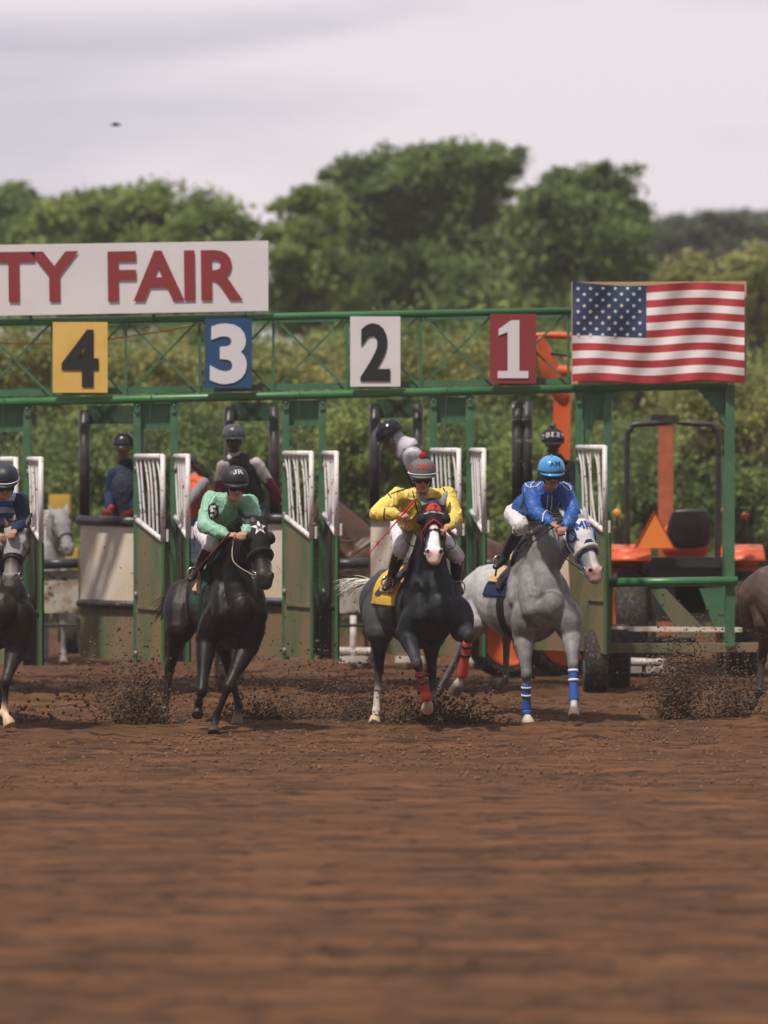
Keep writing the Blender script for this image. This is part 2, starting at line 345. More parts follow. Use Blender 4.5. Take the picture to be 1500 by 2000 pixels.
def horse(label, D, th, chest, legs, neck, poll, muzzle, phi, coat, m_coat, dark=(.02,.018,.016), sock=None, hoofc=(.06,.045,.035), blaze=None,
          rump_w=1.0, pitch=0, scale=1.0, group=None, tail_col=None, mane_col=None, tail_dir=(-.6, .5, -.2), tail_len=.62, jaw=1.0, cat='horse', nosec=None, detail=True, trunk=None, ears=True, legcol=None, ear_col=None, rump_tone=None, hw=1.08):
    H = Horse(); H.D = D
    h = Vector((math.sin(R(th)), -math.cos(R(th)), 0)); l = Vector((math.cos(R(th)), math.sin(R(th)), 0)); up = Vector((0, 0, 1))
    H.h, H.l = h, l
    J = lambda p: W(p[0], p[1], D+p[2]); H.J = J
    C = W(chest[0], HY, D); C.z = 0
    H.C = C
    T = lambda s, side, z: C-h*s*scale+l*side*scale+up*(z*scale+math.tan(R(pitch))*(s*scale-.8)); H.T = T
    root = thing('horse', label, cat, (C-h*.8), group); H.root = root
    prims = []; mb = MB()
    sec = trunk or [(.03, 1.17, .13, .17), (.14, 1.17, .215, .27), (.32, 1.17, .26, .36), (.52, 1.15, .26, .385), (.8, 1.13, .295, .36), (1.08, 1.15, .29, .33),
           (1.32, 1.22, .27*rump_w, .30), (1.52, 1.25, .265*rump_w, .27), (1.68, 1.23, .2*rump_w, .22)]
    tp = [T(s, 0, z) for s, z, a, b in sec]
    mb.tube(tp, [(a*scale, b*scale) for s, z, a, b in sec], seg=22, ref=l, sub=3); prims.append((tp[:5], [.2, .3, .3, .3], coat)); prims.append((tp[5:], [.3, .28, .25], rump_tone or coat))
    for sd_ in (-1, 1):                                           # pectorals, shoulder blades, haunches
        mb.tube([T(.1, sd_*.06, 1.3), T(.035, sd_*.095, 1.16), T(.12, sd_*.13, 1.0)], [(.04, .035), (.07, .055), (.055, .05)], seg=12, ref=l)
        mb.tube([T(.12, sd_*.17, 1.1), T(.25, sd_*.17, 1.3), T(.45, sd_*.1, 1.5)], [(.1, .12), (.085, .16), (.05, .1)], seg=12, ref=l)
        mb.tube([T(1.42, sd_*.12, 1.4), T(1.55, sd_*.17, 1.22), T(1.62, sd_*.15, 1.0)], [.11*scale, .17*scale, .14*scale], seg=12)
    # neck
    npts = [J(p[:3]) for p in neck]; mb.tube(npts, [p[3] for p in neck], seg=18, ref=l, sub=4); prims.append((npts, [.24, .18, .12, .1], coat))
    mb.tube([npts[1], T(.16, 0, 1.42), T(.09, 0, 1.2), T(.12, 0, 1.02)], [(.13, .15), (.15, .16), (.16, .13), (.1, .1)], seg=14, ref=l)
    for s_ in (-1, 1):                                            # the long muscle under the neck and the jugular groove
        a_, b_, c_ = npts[-1], npts[1], T(.1, s_*.12, 1.2); dn = (npts[0]-npts[-1]).normalized().cross(l); dn = dn if dn.z < 0 else -dn
        mb.tube([a_+l*s_*.05+dn*.07, b_+l*s_*neck[1][3][0]*.62+dn*neck[1][3][1]*.5, c_], [.04, .06, .07], seg=10)
        mb.tube([npts[2]+l*s_*neck[2][3][0]*.7-dn*.04, npts[0]+l*s_*neck[0][3][0]*.8-dn*.02, T(.42, s_*.2, 1.2)], [.05, .07, .09], seg=10)
    # head
    P0 = J(poll); P1 = J(muzzle); ax = (P1-P0); Lh = ax.length; ax.normalize()
    hl = Vector((math.cos(R(phi)), math.sin(R(phi)), 0)); hl = (hl-ax*hl.dot(ax)).normalized(); fn = hl.cross(ax)      # fn: out of the forehead
    if fn.dot(Vector((0, -1, .4))) < 0: fn = -fn
    H.P0, H.P1, H.ax, H.hl, H.fn, H.Lh = P0, P1, ax, hl, fn, Lh
    Q = lambda t, side, f: P0+ax*(t*Lh)+hl*side*hw+fn*f*(1+(hw-1)*.6); H.Q = Q
    hs = [(.0, .078, .085, -.03), (.13, .092, .11, -.035), (.28, .1, .125, -.05), (.45, .084, .105, -.045), (.62, .07, .08, -.03), (.78, .066, .068, -.022), (.9, .075, .068, -.02), (.99, .06, .052, -.028)]
    hp = [Q(t, 0, o) for t, a, b, o in hs]
    mb.tube(hp, [(a*hw, b*(1+(hw-1)*.6)) for t, a, b, o in hs], seg=18, ref=hl, sub=3)
    hc = coat if nosec is None else nosec
    prims.append((hp[:5], [.09, .1, .1, .08, .06], coat)); prims.append((hp[5:], [.06, .06, .05], hc))
    for s_ in (-1, 1):
        mb.blob(Q(.3, s_*.058, -.1), (.04, .11, .085), Matrix((hl, ax, fn)).transposed())            # jowl
        mb.blob(Q(.25, s_*.082, .012), (.026, .045, .026), Matrix((hl, ax, fn)).transposed())        # brow
        mb.tube([Q(.3, s_*.075, .0), Q(.45, s_*.06, .01), Q(.6, s_*.045, .01)], [.022, .018, .012], seg=8)      # cheekbone
        # nostril: a ring with a hollow
        no = Q(.9, s_*.052, .03); nax = basis((hl*s_*.75+fn*.6+ax*.35), ax)
        mb.torus(no, .026, .012, nax, seg=16, sg=8)
        prims.append(([no+nax.col[2]*.0], .012, (.012, .008, .008)))
        if ears:
            e0 = Q(.02, s_*.07, .0); e1 = e0-ax*.185+hl*s_*.06-fn*.03
            mid = e0.lerp(e1, .45)
            mb.tube([e0+ax*.03, mid, e0.lerp(e1, .8), e1], [(.03, .024), (.036, .02), (.022, .014), (.006, .006)], seg=10, ref=hl)
            prims.append(([e0, mid, e1], .035, ear_col or coat))
    mb.blob(Q(.985, 0, -.055), (.042, .03, .03), Matrix((hl, ax, fn)).transposed())                   # lower lip
    # legs
    H.legs = {}
    for key, lg in legs.items():
        P = [J(p) for p in lg]; H.legs[key] = P; hind = key[0] == 'h'
        leg_shape(mb, P, hind, scale)
        lc = legcol or coat; sk = (sock or {}).get(key)
        if hind: prims.append(([P[0], P[1]], .18, rump_tone or coat)); prims.append(([P[1], P[1].lerp(P[2], .5)], [.12, .08], coat)); prims.append(([P[1].lerp(P[2], .7), P[2]], [.07, .05], lc))
        else: prims.append(([P[0], P[1]], .13, coat)); prims.append(([P[1], P[1].lerp(P[2], .5)], [.1, .07], coat)); prims.append(([P[1].lerp(P[2], .7), P[2]], [.06, .05], lc))
        t0 = sk[0] if sk else 9
        k = [P[2].lerp(P[3], q) for q in (0, .25, .5, .75, 1)]
        for q in range(4): prims.append(([k[q], k[q+1]], .037, sk[1] if (q+.5)/4 > t0 else lc))
        prims.append(([P[3], P[4].lerp(P[3], .15)], .038, sk[1] if sk else lc))
        prims.append(([P[4].lerp(P[5], .12), P[5]], [.05, .06], (sk[2] if sk and len(sk) > 2 else hoofc)))
    me = fuse(mb, .0125 if detail else .02, 7 if detail else 4)
    if detail: wrinkle(me, .0028, 4.5, (1, 1, .5))
    def extra(co, c):
        if blaze is not None:
            d = co-np.array(P0); t = d @ np.array(ax)/Lh; s_ = d @ np.array(hl); f = d @ np.array(fn)
            wd = np.interp(t, [0.1, .2, .35, .6, .85, 1.05], blaze[1]); k = np.clip((wd-np.abs(s_-.004*np.sin(t*14)))/.008, 0, 1)*(f > -.01)*(t > .05)*(t < 1.1)*(np.abs(s_) < .12)
            c = c*(1-k[:, None])+np.array(blaze[0])*k[:, None]
            if len(blaze) > 2:
                k2 = np.clip((t-.84+.02*np.sin(s_*60))/.04, 0, 1)*(t < 1.15)*(np.abs(s_) < .12)*(f > -.02)*(f < .15); c = c*(1-k2[:, None])+np.array(blaze[2])*k2[:, None]
            for sg_ in (-1, 1):
                q = np.linalg.norm(co-np.array(Q(.9, sg_*.058, .038)), axis=1); k3 = np.clip((.027-q)/.007, 0, 1); c = c*(1-k3[:, None])+np.array((.015, .01, .01))*k3[:, None]
        return c
    coat_paint(me, prims, extra)
    H.body = put('body', me, m_coat, root); H.me = world_mesh(H.body)
    for s_ in (-1, 1):
        MB().blob(Q(.255, s_*.088, -.008), .021).build('eye', M['eye'], root, True)
    # mane and tail
    if mane_col:
        cp = npts; wn = len(cp)
        def rf(u):
            i = min(int(u*(wn-1)), wn-2); f_ = u*(wn-1)-i; p = cp[i].lerp(cp[i+1], f_); r_ = neck[i][3][1]*(1-f_)+neck[i+1][3][1]*f_
            t_ = (cp[i+1]-cp[i]).normalized(); n_ = l.cross(t_); n_ = n_ if n_.z > 0 or n_.dot(h) < 0 else -n_
            return p+n_*r_*.98, n_*.6-l*.8
        strands(None, 130, rf, None, .2, .0035, .35).build('mane', mane_col, root, True)
    if tail_col:
        tb = T(1.84, 0, 1.36)
        core = MB().tube([T(1.72, 0, 1.4), tb, tb+Vector(tail_dir)*.25], [.05, .04, .03], seg=8)
        t_ = strands(None, 260, lambda u: (tb+Vector(tail_dir)*.3*u+Vector(rng.normal(0, .015, 3)), Vector(tail_dir)), None, tail_len, .004, .22, jit=.16)
        core.add(t_.v, t_.f); core.build('tail', tail_col, root, True)
    return H
def tack(H, hood_m, hood_to=.56, strap=None, nose_t=.62, roll=None, cup=None, eyehole=True, hood_label=None):
    Q, ax, hl, fn = H.Q, H.ax, H.hl, H.fn; A3 = Matrix((hl, ax, fn)).transposed()
    if hood_m:
        hd = MB(); 
        o = shell(H.me, [(Q(.035, 0, 0), ax), (Q(hood_to, 0, .05), -ax+fn*.25*0), (Q(.2, .0, -.13), fn), (Q(.3, .16, 0), -hl), (Q(.3, -.16, 0), hl)], .008, 'hood', hood_m, H.root)
        if o and hood_label: o['label'] = hood_label
        H.hood = world_mesh(o) if o else None
    if cup:
        for s_ in (-1, 1):
            c = Q(.27, s_*.098, -.0)
            ca = basis(hl*s_*.9+fn*.25-ax*.2, ax)
            MB().lathe(c, [(.058, -.03), (.062, .0), (.052, .035), (.03, .05), (.0008, .054), (.0008, .048), (.027, .044), (.046, .03), (.055, 0), (.05, -.03)], ca, seg=20).build('eye_cup', cup, H.root, True)
    sm = strap
    def ring(t, extra, r_, m, name):
        k = [(0, .078, .085, -.03), (.13, .092, .11, -.035), (.28, .1, .125, -.05), (.45, .084, .105, -.045), (.62, .07, .08, -.03), (.78, .066, .068, -.022), (.9, .075, .068, -.02)]
        a = np.interp(t, [q[0] for q in k], [q[1] for q in k])+extra; b = np.interp(t, [q[0] for q in k], [q[2] for q in k])+extra; o_ = np.interp(t, [q[0] for q in k], [q[3] for q in k])
        pts = [Q(t-.05*math.sin(x), a*math.cos(x), o_+b*math.sin(x)) for x in np.linspace(0, 2*math.pi, 25)]
        return MB().tube(pts, r_, seg=8, sub=1, cap=False, spline=False).build(name, m, H.root, True)
    ring(nose_t, .006, .009, sm, 'noseband')
    if roll: ring(nose_t-.055, .018, roll[1], roll[0], 'shadow_roll')
    for s_ in (-1, 1):
        MB().tube([Q(.02, s_*.088, -.0), Q(.3, s_*.118, -.07), Q(.6, s_*.08, -.04), Q(.8, s_*.068, -.04)], [(.004, .013)]*4, seg=6, ref=hl).build('cheek_strap', sm, H.root, True)
        MB().torus(Q(.82, s_*.074, -.045), .034, .006, basis(hl*s_+fn*.2, ax), seg=20, sg=6).build('bit_ring', M['chrome'], H.root, True)
    MB().tube([Q(.3, -.12, -.1), Q(.36, -.06, -.2), Q(.36, .06, -.2), Q(.3, .12, -.1)], .007, seg=6).build('throat_strap', sm, H.root, True)
    H.bit = {s_: Q(.82, s_*.08, -.05) for s_ in (-1, 1)}
def reins(H, hands, m, label=None):
    """hands: {side: world point}; a loop from each bit ring back to the hands"""
    for s_, hp in hands.items():
        b = H.bit[s_]; mid = b.lerp(hp, .5)+H.l*s_*.1+Vector((0, 0, -.05))
        MB().tube([b, mid, hp], [(.004, .011)]*3, seg=6, sub=8, ref=H.l).build('rein', m, H.root, True)
def saddle(H, cloth_m, s0, s1, z0, sad_m, pad_m, girth_m, num=None, num_m=None, foot=None, side=-1):
    """saddle cloth with a number, girth, small flat racing saddle; s counts back from the chest"""
    h, l, T = H.h, H.l, H.T; up = Vector((0, 0, 1))
    c = shell(H.me, [(T(s0, 0, 1), -h), (T(s1, 0, 1), h), (T(0, 0, z0), up-h*0)], .014, 'saddle_cloth', cloth_m, H.root)
    H.cloth = world_mesh(c) if c else None
    shell(H.me, [(T(s0+.03, 0, 1), -h), (T(s0+.15, 0, 1), h), (T(0, 0, z0+.03), -up)], .012, 'girth', girth_m, H.root)
    shell(H.me, [(T(s0-.07, 0, 1), -h-up*.35), (T(s0+.42, 0, 1), h), (T(0, 0, z0+.12), up)], .045, 'saddle_pad', pad_m, H.root)
    mb = MB()
    mb.tube([T(s0+.0, 0, 1.6), T(s0+.18, 0, 1.57), T(s0+.36, 0, 1.6)], [(.09, .035), (.13, .035), (.15, .03)], seg=14, ref=l)
    for s_ in (-1, 1): mb.tube([T(s0+.06, s_*.1, 1.56), T(s0+.1, s_*.24, 1.42), T(s0+.12, s_*.29, 1.3)], [(.09, .02), (.1, .016), (.07, .014)], seg=12, ref=h)
    put('saddle', fuse(mb, .012, 4), sad_m, H.root)
def wrap(P, q0, q1, m, root, stripes=None, label=None, r=(.047, .043, .052)):
    """a leg bandage from knee/hock P[2] to fetlock P[3] and below"""
    a = P[2].lerp(P[3], q0); b = P[2].lerp(P[3], min(q1, 1)); pts = [a, a.lerp(b, .5), b.lerp(P[3], .5) if q1 > 1 else b]
    if q1 > 1: pts.append(P[3].lerp(P[4], q1-1))
    mb = MB().tube(pts, [r[0], r[1], r[2], r[2]][:len(pts)], seg=14, sub=3)
    o = mb.build('leg_wrap', m, root, True)
    if label: o['label'] = label
    for f, m2 in (stripes or []):
        c = a.lerp(b, f); MB().tube([c, a.lerp(b, f+.085)], r[0]+.004, seg=14, flatcap=True, spline=False).build('wrap_stripe', m2, o, True)
    return o
# ------------------------------------------------------------------ people
def hand(mb, wrist, f, n, side, curl=1.0, k=1.0):
    """palm, four unequal fingers and a thumb; f = direction of the knuckles, n = side the fingers close to, side=+1/-1 for the thumb"""
    f = V(f).normalized(); n = V(n); n = (n-f*n.dot(f)).normalized(); s = f.cross(n)*side
    mb.tube([wrist-f*.03, wrist+f*.015, wrist+f*.05, wrist+f*.085], [(.027, .021), (.03, .018), (.04, .017), (.041, .014)], seg=12, ref=s)
    for i, (ln, r_) in enumerate(((.9, .0088), (1., .0092), (.95, .0088), (.76, .0078))):
        p = wrist+f*(.088-.004*abs(i-1))+s*(1.5-i)*.0205*k; d = Vector(f); pts = [p-f*.02, p]
        for seg_, (sl_, ang) in enumerate(((.042, 62), (.027, 72), (.021, 45))):
            a = R(ang*curl); ax_ = f.cross(n); d = Matrix.Rotation(a, 3, ax_) @ d; p = p+d*sl_*ln; pts.append(p)
        mb.tube(pts, [r_*1.1, r_*1.1, r_, r_*.95, r_*.8], seg=8, sub=3)
    p = wrist+f*.025+s*.03; q = p+(f*.6+s*.7+n*.3).normalized()*.038; q2 = q+(f*.75+n*.7-s*.25).normalized()*.03; q3 = q2+(f*.4+n*.8-s*.6).normalized()*.022
    mb.tube([p, q, q2, q3], [.014, .0115, .01, .008], seg=8, sub=3)
def face(mb, c, fw, up, k=1.0, smile=0):
    """c: centre of the head; k scales it"""
    fw = V(fw).normalized(); up = V(up); up = (up-fw*up.dot(fw)).normalized(); rt = fw.cross(up); A = Matrix((rt, fw, up)).transposed()
    q = lambda x, y, z: c+rt*x*k+fw*y*k+up*z*k
    mb.blob(q(0, -.012, .03), (.076*k, .096*k, .09*k), A, 18, 12)
    mb.blob(q(0, .022, -.04), (.06*k, .066*k, .08*k), A, 16, 10)
    mb.tube([q(-.055, -.01, -.06), q(-.035, .045, -.095), q(0, .066, -.104), q(.035, .045, -.095), q(.055, -.01, -.06)], [.018*k, .018*k, .021*k, .018*k, .018*k], seg=10)
    mb.tube([q(0, .083, .018), q(0, .101, -.012), q(0, .113, -.03)], [.009*k, .012*k, .0145*k], seg=10)
    for s in (-1, 1):
        mb.blob(q(s*.013, .1, -.034), .0095*k)
        mb.tube([q(s*.012, .085, .03), q(s*.034, .084, .034), q(s*.054, .066, .026)], [.008*k, .009*k, .007*k], seg=8)      # brow
        mb.blob(q(s*.042, .056, -.02), (.02*k, .02*k, .022*k), A)                                                           # cheek
        mb.blob(q(s*.074, -.012, -.004), (.009*k, .02*k, .032*k), A)                                                        # ear
    mb.tube([q(-.024, .081, -.062), q(0, .09, -.059), q(.024, .081, -.062)], [.004*k, .0065*k, .004*k], seg=8)
    mb.tube([q(-.02, .08, -.072), q(0, .088, -.074), q(.02, .08, -.072)], [.004*k, .0072*k, .004*k], seg=8)
    return q, rt, fw, up, A
def face_paint(me, q, k, skin, lip, beard=None, brow=(.02, .014, .01), jacket_z=None):
    co = coords(me); c = np.tile(np.array(skin), (len(co), 1))
    def spot(p, r, col, hard=.004):
        nonlocal c
        d = np.linalg.norm(co-np.array(p), axis=1); a = np.clip((r-d)/hard, 0, 1)[:, None]; c = c*(1-a)+np.array(col)*a
    if beard:
        for x in np.linspace(-.055, .055, 9): spot(q(x, .05-.5*abs(x), -.093+abs(x)*.5), .024*k, beard, .012)
        for x in (-.02, -.01, 0, .01, .02): spot(q(x, .09, -.05), .009*k, beard, .005)
    for x in (-.018, -.009, 0, .009, .018): spot(q(x, .088, -.066), .0085*k, lip, .004)
    spot(q(0, .092, -.0665), .004, (.03, .01, .01), .003)
    for s in (-1, 1):
        for x in (.022, .034, .046): spot(q(s*x, .085, .034), .007*k, brow, .004)
    paint(me, c)
def helmet(q, A, k, m, root, brim=True, band=None, tilt=0, pom=None, label=None, ridge=None, name='helmet'):
    c = q(0, -.014, .052); mb = MB()
    prof = [(0.0008, .122), (.04, .117), (.075, .102), (.1, .078), (.114, .045), (.119, .01), (.119, -.018), (.112, -.018), (.1, .03), (.06, .09), (.0008, .105)]
    mb.lathe(c, [(r*k, h*k) for r, h in prof], Matrix((A.col[0], A.col[1]*1.13, A.col[2])).transposed(), 30)
    if brim:
        pts = []; n = 16
        top = []; bot = []
        for i in range(n+1):
            a = R(20+140*i/n); co_ = (math.cos(a), math.sin(a))
            inn = c+A @ Vector((co_[0]*.115*k, co_[1]*.115*1.13*k, -.006*k)); ln = .03*math.sin(R(180*i/n))
            outp = c+A @ Vector((co_[0]*(.118+ln*.5)*k, co_[1]*(.118*1.13+ln)*k, (-.018-.012*math.sin(a))*k)); top.append(inn); bot.append(outp)
        vs = top+bot+[p-A.col[2]*.007 for p in top]+[p-A.col[2]*.007 for p in bot]; fs = []
        for i in range(n):
            fs += [(i, i+1, n+2+i, n+1+i), (2*n+2+i, 3*n+3+i, 3*n+4+i, 2*n+3+i), (n+1+i, n+2+i, 3*n+4+i, 3*n+3+i), (i+1, i, 2*n+2+i, 2*n+3+i)]
        mb.add(vs, fs)
    if ridge:
        for x in (-.05, 0, .05): mb.tube([c+A @ Vector((x*k, .1*k, .07*k)), c+A @ Vector((x*.9*k, .03*k, .12*k)), c+A @ Vector((x*k, -.09*k, .085*k))], [(.009, .006)]*3, seg=8)
    o = mb.build(name, m, root, True)
    if label: o['label'] = label
    if band:
        b = MB().tube([c+A @ Vector((math.cos(a)*.121*k, math.sin(a)*.121*1.13*k, -.004*k)) for a in np.linspace(0, 2*math.pi, 33)], [(.004, .009)]*33, seg=6, ref=A.col[2], sub=1, cap=False, spline=False)
        b.build('helmet_band', band, o, True)
    if pom: 
        pb = MB(); pc = c+A.col[2]*(.122+pom[1]*.7)*k
        pb.blob(pc, pom[1]*.8)
        for i in range(150):
            d = Vector(rng.normal(0, 1, 3)).normalized(); pb.tube([pc+d*pom[1]*.5, pc+d*pom[1]*1.05], [.004, .003], seg=4, flatcap=True, spline=False)
        pb.build('pompom', pom[0], o, True)
    return o, world_mesh(o), c
def goggles(q, A, k, lens, strapm, root, goggle=True):
    mb = MB()
    pts = [q(x, .078+.03*math.cos(x*16), -.001) for x in np.linspace(-.066, .066, 9)]
    mb.tube(pts, [(.03*k if i not in (0, 8) else .018*k, .012*k) for i in range(9)], seg=12, ref=A.col[2], sub=2)
    o = mb.build('goggles', lens, root, True)
    s = MB().tube([q(.066, .07, .01), q(.084, .03, .014), q(.082, -.03, .02)], [(.01*k, .004)]*3, seg=6, ref=A.col[2])
    s.tube([q(-.066, .07, .01), q(-.084, .03, .014), q(-.082, -.03, .02)], [(.01*k, .004)]*3, seg=6, ref=A.col[2])
    s.build('goggle_strap', strapm, o, True)
def chin_strap(q, m, root):
    MB().tube([q(.078, .0, .02), q(.07, .02, -.05), q(.03, .04, -.112), q(0, .045, -.122), q(-.03, .04, -.112), q(-.07, .02, -.05), q(-.078, .0, .02)], [(.008, .003)]*7, seg=6, sub=3).build('chin_strap', m, root, True)
def person(label, D, j, fw, up, skin, m_skin, top, legs_m, boot_m, group=None, k=1.0, hk=1.0, beard=None, cat='person', glove=None, sleeves=None, wr=.006, fitted=1.0,
           bulk=1.0, hand_cfg=None, lip=(.3, .1, .09), sleeve_to=1.0, legbulk=1.0, tail=1.0):
    """j: joints as (px, py, depth offset): head neck shR shL elR elL wrR wrL chest pelvis hipR hipL knR knL anR anL toR toL"""
    P = {a: W(b[0], b[1], D+b[2]) for a, b in j.items()}; P['_'] = None
    base = P['pelvis'].copy(); lowest = min(P[a].z for a in ('toR', 'toL')); base.z = lowest
    root = thing('person', label, cat, base, group); r = type('P', (), {})(); r.root = root; r.P = P
    mb = MB(); q, rt, fwv, upv, A = face(mb, P['head'], fw, up, hk)
    r.q, r.A, r.hk, r.rt, r.fw, r.up = q, A, hk, rt, fwv, upv
    mb.tube([q(0, -.02, -.05), P['neck']], [.052*k, .06*k], seg=12)
    sh = (P['shR']+P['shL'])/2; side = (P['shL']-P['shR']).normalized(); r.side = side
    mb.tube([P['neck'].lerp(sh, .3), sh.lerp(P['chest'], .4), P['chest'], P['pelvis']], [(.1*k, .08*k), (.15*k, .1*k), (.15*k, .11*k), (.14*k, .11*k)], seg=16, ref=side)
    for s in 'RL':
        mb.tube([sh, P['sh'+s]], [.07*k, .055*k]); mb.tube([P['sh'+s], P['el'+s], P['wr'+s]], [.048*k, .04*k, .027*k], seg=10, sub=5, spline=False)
        mb.tube([P['sh'+s], P['sh'+s].lerp(P['el'+s], .5), P['el'+s]], [.05*k, .048*k, .038*k]); mb.tube([P['el'+s], P['el'+s].lerp(P['wr'+s], .3), P['wr'+s]], [.038*k, .04*k, .026*k])
        mb.tube([P['pelvis'], P['hip'+s]], [.11*k, .1*k]); mb.tube([P['hip'+s], P['kn'+s]], [.09*k, .058*k]); mb.tube([P['kn'+s], P['kn'+s].lerp(P['an'+s], .35), P['an'+s]], [.055*k, .056*k, .036*k])
        mb.tube([P['an'+s], P['an'+s].lerp(P['to'+s], .75)], [.03*k, .018*k])
        hc = (hand_cfg or {}).get(s, {}); f = hc.get('f') or (P['wr'+s]-P['el'+s]); n = hc.get('n') or Vector((0, 0, -1))
        hand(mb, P['wr'+s], f, n, hc.get('side', 1 if s == 'R' else -1), hc.get('curl', .9), k)
    me = fuse(mb, .0062, 2, .4); face_paint(me, q, hk, skin, lip, beard); put('body', me, m_skin, root)
    # clothing: a top with sleeves, trousers, boots
    tb = MB(); tt = .035*bulk
    tb.tube([P['neck'].lerp(sh, .15), sh.lerp(P['chest'], .3), P['chest'], P['chest'].lerp(P['pelvis'], .5), P['chest'].lerp(P['pelvis'], tail)], [(.1*k, .09*k), (.17*k+tt*.3, .115*k+tt*.4), (.165*k+tt*.5, .125*k+tt*.6), (.155*k+tt*.5, .12*k+tt*.5), (.14*k+tt*.4, .11*k+tt*.3)], seg=20, ref=side)
    tb.tube([P['neck'].lerp(q(0, -.02, -.05), .25), P['neck']], [.062*k, .075*k], seg=14)
    sb = MB() if sleeves else tb
    for s in 'RL':
        a, e, w_ = P['sh'+s], P['el'+s], P['wr'+s]
        tb.tube([sh, a], [.088*k, .068*k], seg=12)
        tb.blob(a, .072*k)
        sb.tube([a, a.lerp(e, .5), e], [.074*k*bulk, .068*k*bulk, .06*k*bulk], seg=14); we = e.lerp(w_, .97*sleeve_to)
        sb.tube([e, e.lerp(we, .4), e.lerp(we, .85), we], [.06*k*bulk, .058*k*bulk, .048*k*bulk, .036*k], seg=14)
    me = wrinkle(fuse(tb, .0085, 3), wr, 7); r.top = put('jacket', me, top, root); r.top_me = world_mesh(r.top)
    if sleeves: r.sl = put('sleeves', wrinkle(fuse(sb, .0085, 3), wr, 7), sleeves, root); r.sl_me = world_mesh(r.sl)
    lb = MB(); bt = MB()
    for s in 'RL':
        lb.tube([P['pelvis'], P['hip'+s]], [.13*k, .125*k]); lb.tube([P['hip'+s], P['hip'+s].lerp(P['kn'+s], .5), P['kn'+s]], [.118*k*legbulk, .1*k*legbulk, .075*k*legbulk], seg=14)
        lk = P['kn'+s].lerp(P['an'+s], .18 if boot_m[1] else .93); lb.tube([P['kn'+s], lk], [.075*k*legbulk, (.062 if boot_m[1] else .06)*k*legbulk], seg=14)
        a, b, t = P['kn'+s].lerp(P['an'+s], .14 if boot_m[1] else .8), P['an'+s], P['to'+s]; d = (t-b).normalized()
        bt = MB(); bt.tube([a, a.lerp(b, .4), a.lerp(b, .85), b], [.064*k, .062*k, .046*k, .05*k], seg=14)
        bt.tube([b-d*.05+Vector((0, 0, -.02)), b.lerp(t, .4)+Vector((0, 0, -.01)), t], [(.042, .045), (.043, .038), (.036, .026)], seg=12)
        put('boot', fuse(bt, .008, 3), boot_m[0], root)
    put('trousers', wrinkle(fuse(lb, .0095, 3), wr, 6), legs_m, root)
    if glove:
        for s in 'RL':
            gb = MB(); f = ((hand_cfg or {}).get(s, {}).get('f') or (P['wr'+s]-P['el'+s])); n = (hand_cfg or {}).get(s, {}).get('n') or Vector((0, 0, -1))
            gh = MB(); hand(gh, P['wr'+s], f, n, (hand_cfg or {}).get(s, {}).get('side', 1 if s == 'R' else -1), (hand_cfg or {}).get(s, {}).get('curl', .9), k)
            gh.tube([P['wr'+s]-V(f).normalized()*.05, P['wr'+s]], [.036, .032], seg=12)
            g = fuse(gh, .006, 1); co = coords(g)+norms(g)*.005; g.vertices.foreach_set('co', co.ravel()); put('glove', g, glove, root)
    return r
def vest(r, m, k=1.0, label=None):
    """padded vest over the top, built as its own shape round the trunk"""
    P = r.P; sh = (P['shR']+P['shL'])/2
    vb = MB(); vb.tube([P['neck'].lerp(sh, .8)+Vector((0,0,.01)), sh.lerp(P['chest'], .3), P['chest'], P['chest'].lerp(P['pelvis'], .75)], [(.15*k, .12*k), (.198*k, .148*k), (.2*k, .16*k), (.185*k, .15*k)], seg=22, ref=r.side)
    for s in 'RL': vb.tube([P['neck'].lerp(P['sh'+s], .35), P['neck'].lerp(P['sh'+s], .75)], [(.06*k, .055*k), (.07*k, .06*k)], seg=12)
    o = put('vest', wrinkle(fuse(vb, .009, 3), .005, 9), m, r.root)
    if label: o['label'] = label
    return o
# ------------------------------------------------------------------ materials
M = {}
GREEN, GREEN2 = (.045, .135, .065), (.065, .175, .09)
DIRT = (.16, .078, .04)
M['green'] = mat('green_paint', GREEN, .45, c2=GREEN2, sc=3, bump=.15, bsc=20, splat=(.16,.1,.055), ssc=30, sth=.66)
M['pipe'] = mat('green_pipe_paint', (.03,.14,.045), .35, c2=(.045,.19,.065), sc=2)
M['dkgreen'] = mat('dark_green_paint', (.012,.05,.025), .6, c2=(.02,.07,.035), sc=4, splat=(.13,.08,.045), ssc=26, sth=.6)
M['panel'] = mat('muddy_green_panel', (.07,.14,.06), .65, c2=(.23,.155,.085), sc=1.6, lo=.33, hi=.6, bump=.2, bsc=40, splat=(.12,.065,.035), ssc=34, sth=.62, stretch=(1.4,1.4,.5))
M['shaded_panel'] = mat('shaded_muddy_panel', (.02,.04,.02), .8, c2=(.06,.045,.028), sc=5, bump=.3, bsc=50, splat=(.17,.11,.06), ssc=55, sth=.58)  # mud, with the shade of divider insides and right doors in the colour
M['white'] = mat('white_door_paint', (.66,.62,.61), .5, c2=(.74,.71,.71), sc=5, splat=(.2,.11,.065), ssc=24, sth=.605)
M['pad'] = mat('white_padding', (.78,.68,.58), .55, c2=(.66,.5,.36), sc=1.5, lo=.4, hi=.72, bump=.2, bsc=6, splat=(.12,.07,.04), ssc=40, sth=.68)
M['roll'] = mat('black_vinyl', (.022,.022,.024), .38, c2=(.05,.045,.042), sc=6, bump=.2, bsc=9, splat=(.2,.13,.09), ssc=30, sth=.68)
M['roll2'] = mat('worn_black_vinyl', (.03,.03,.033), .5, c2=(.3,.28,.27), sc=5, lo=.6, hi=.66, stretch=(1,1,3))
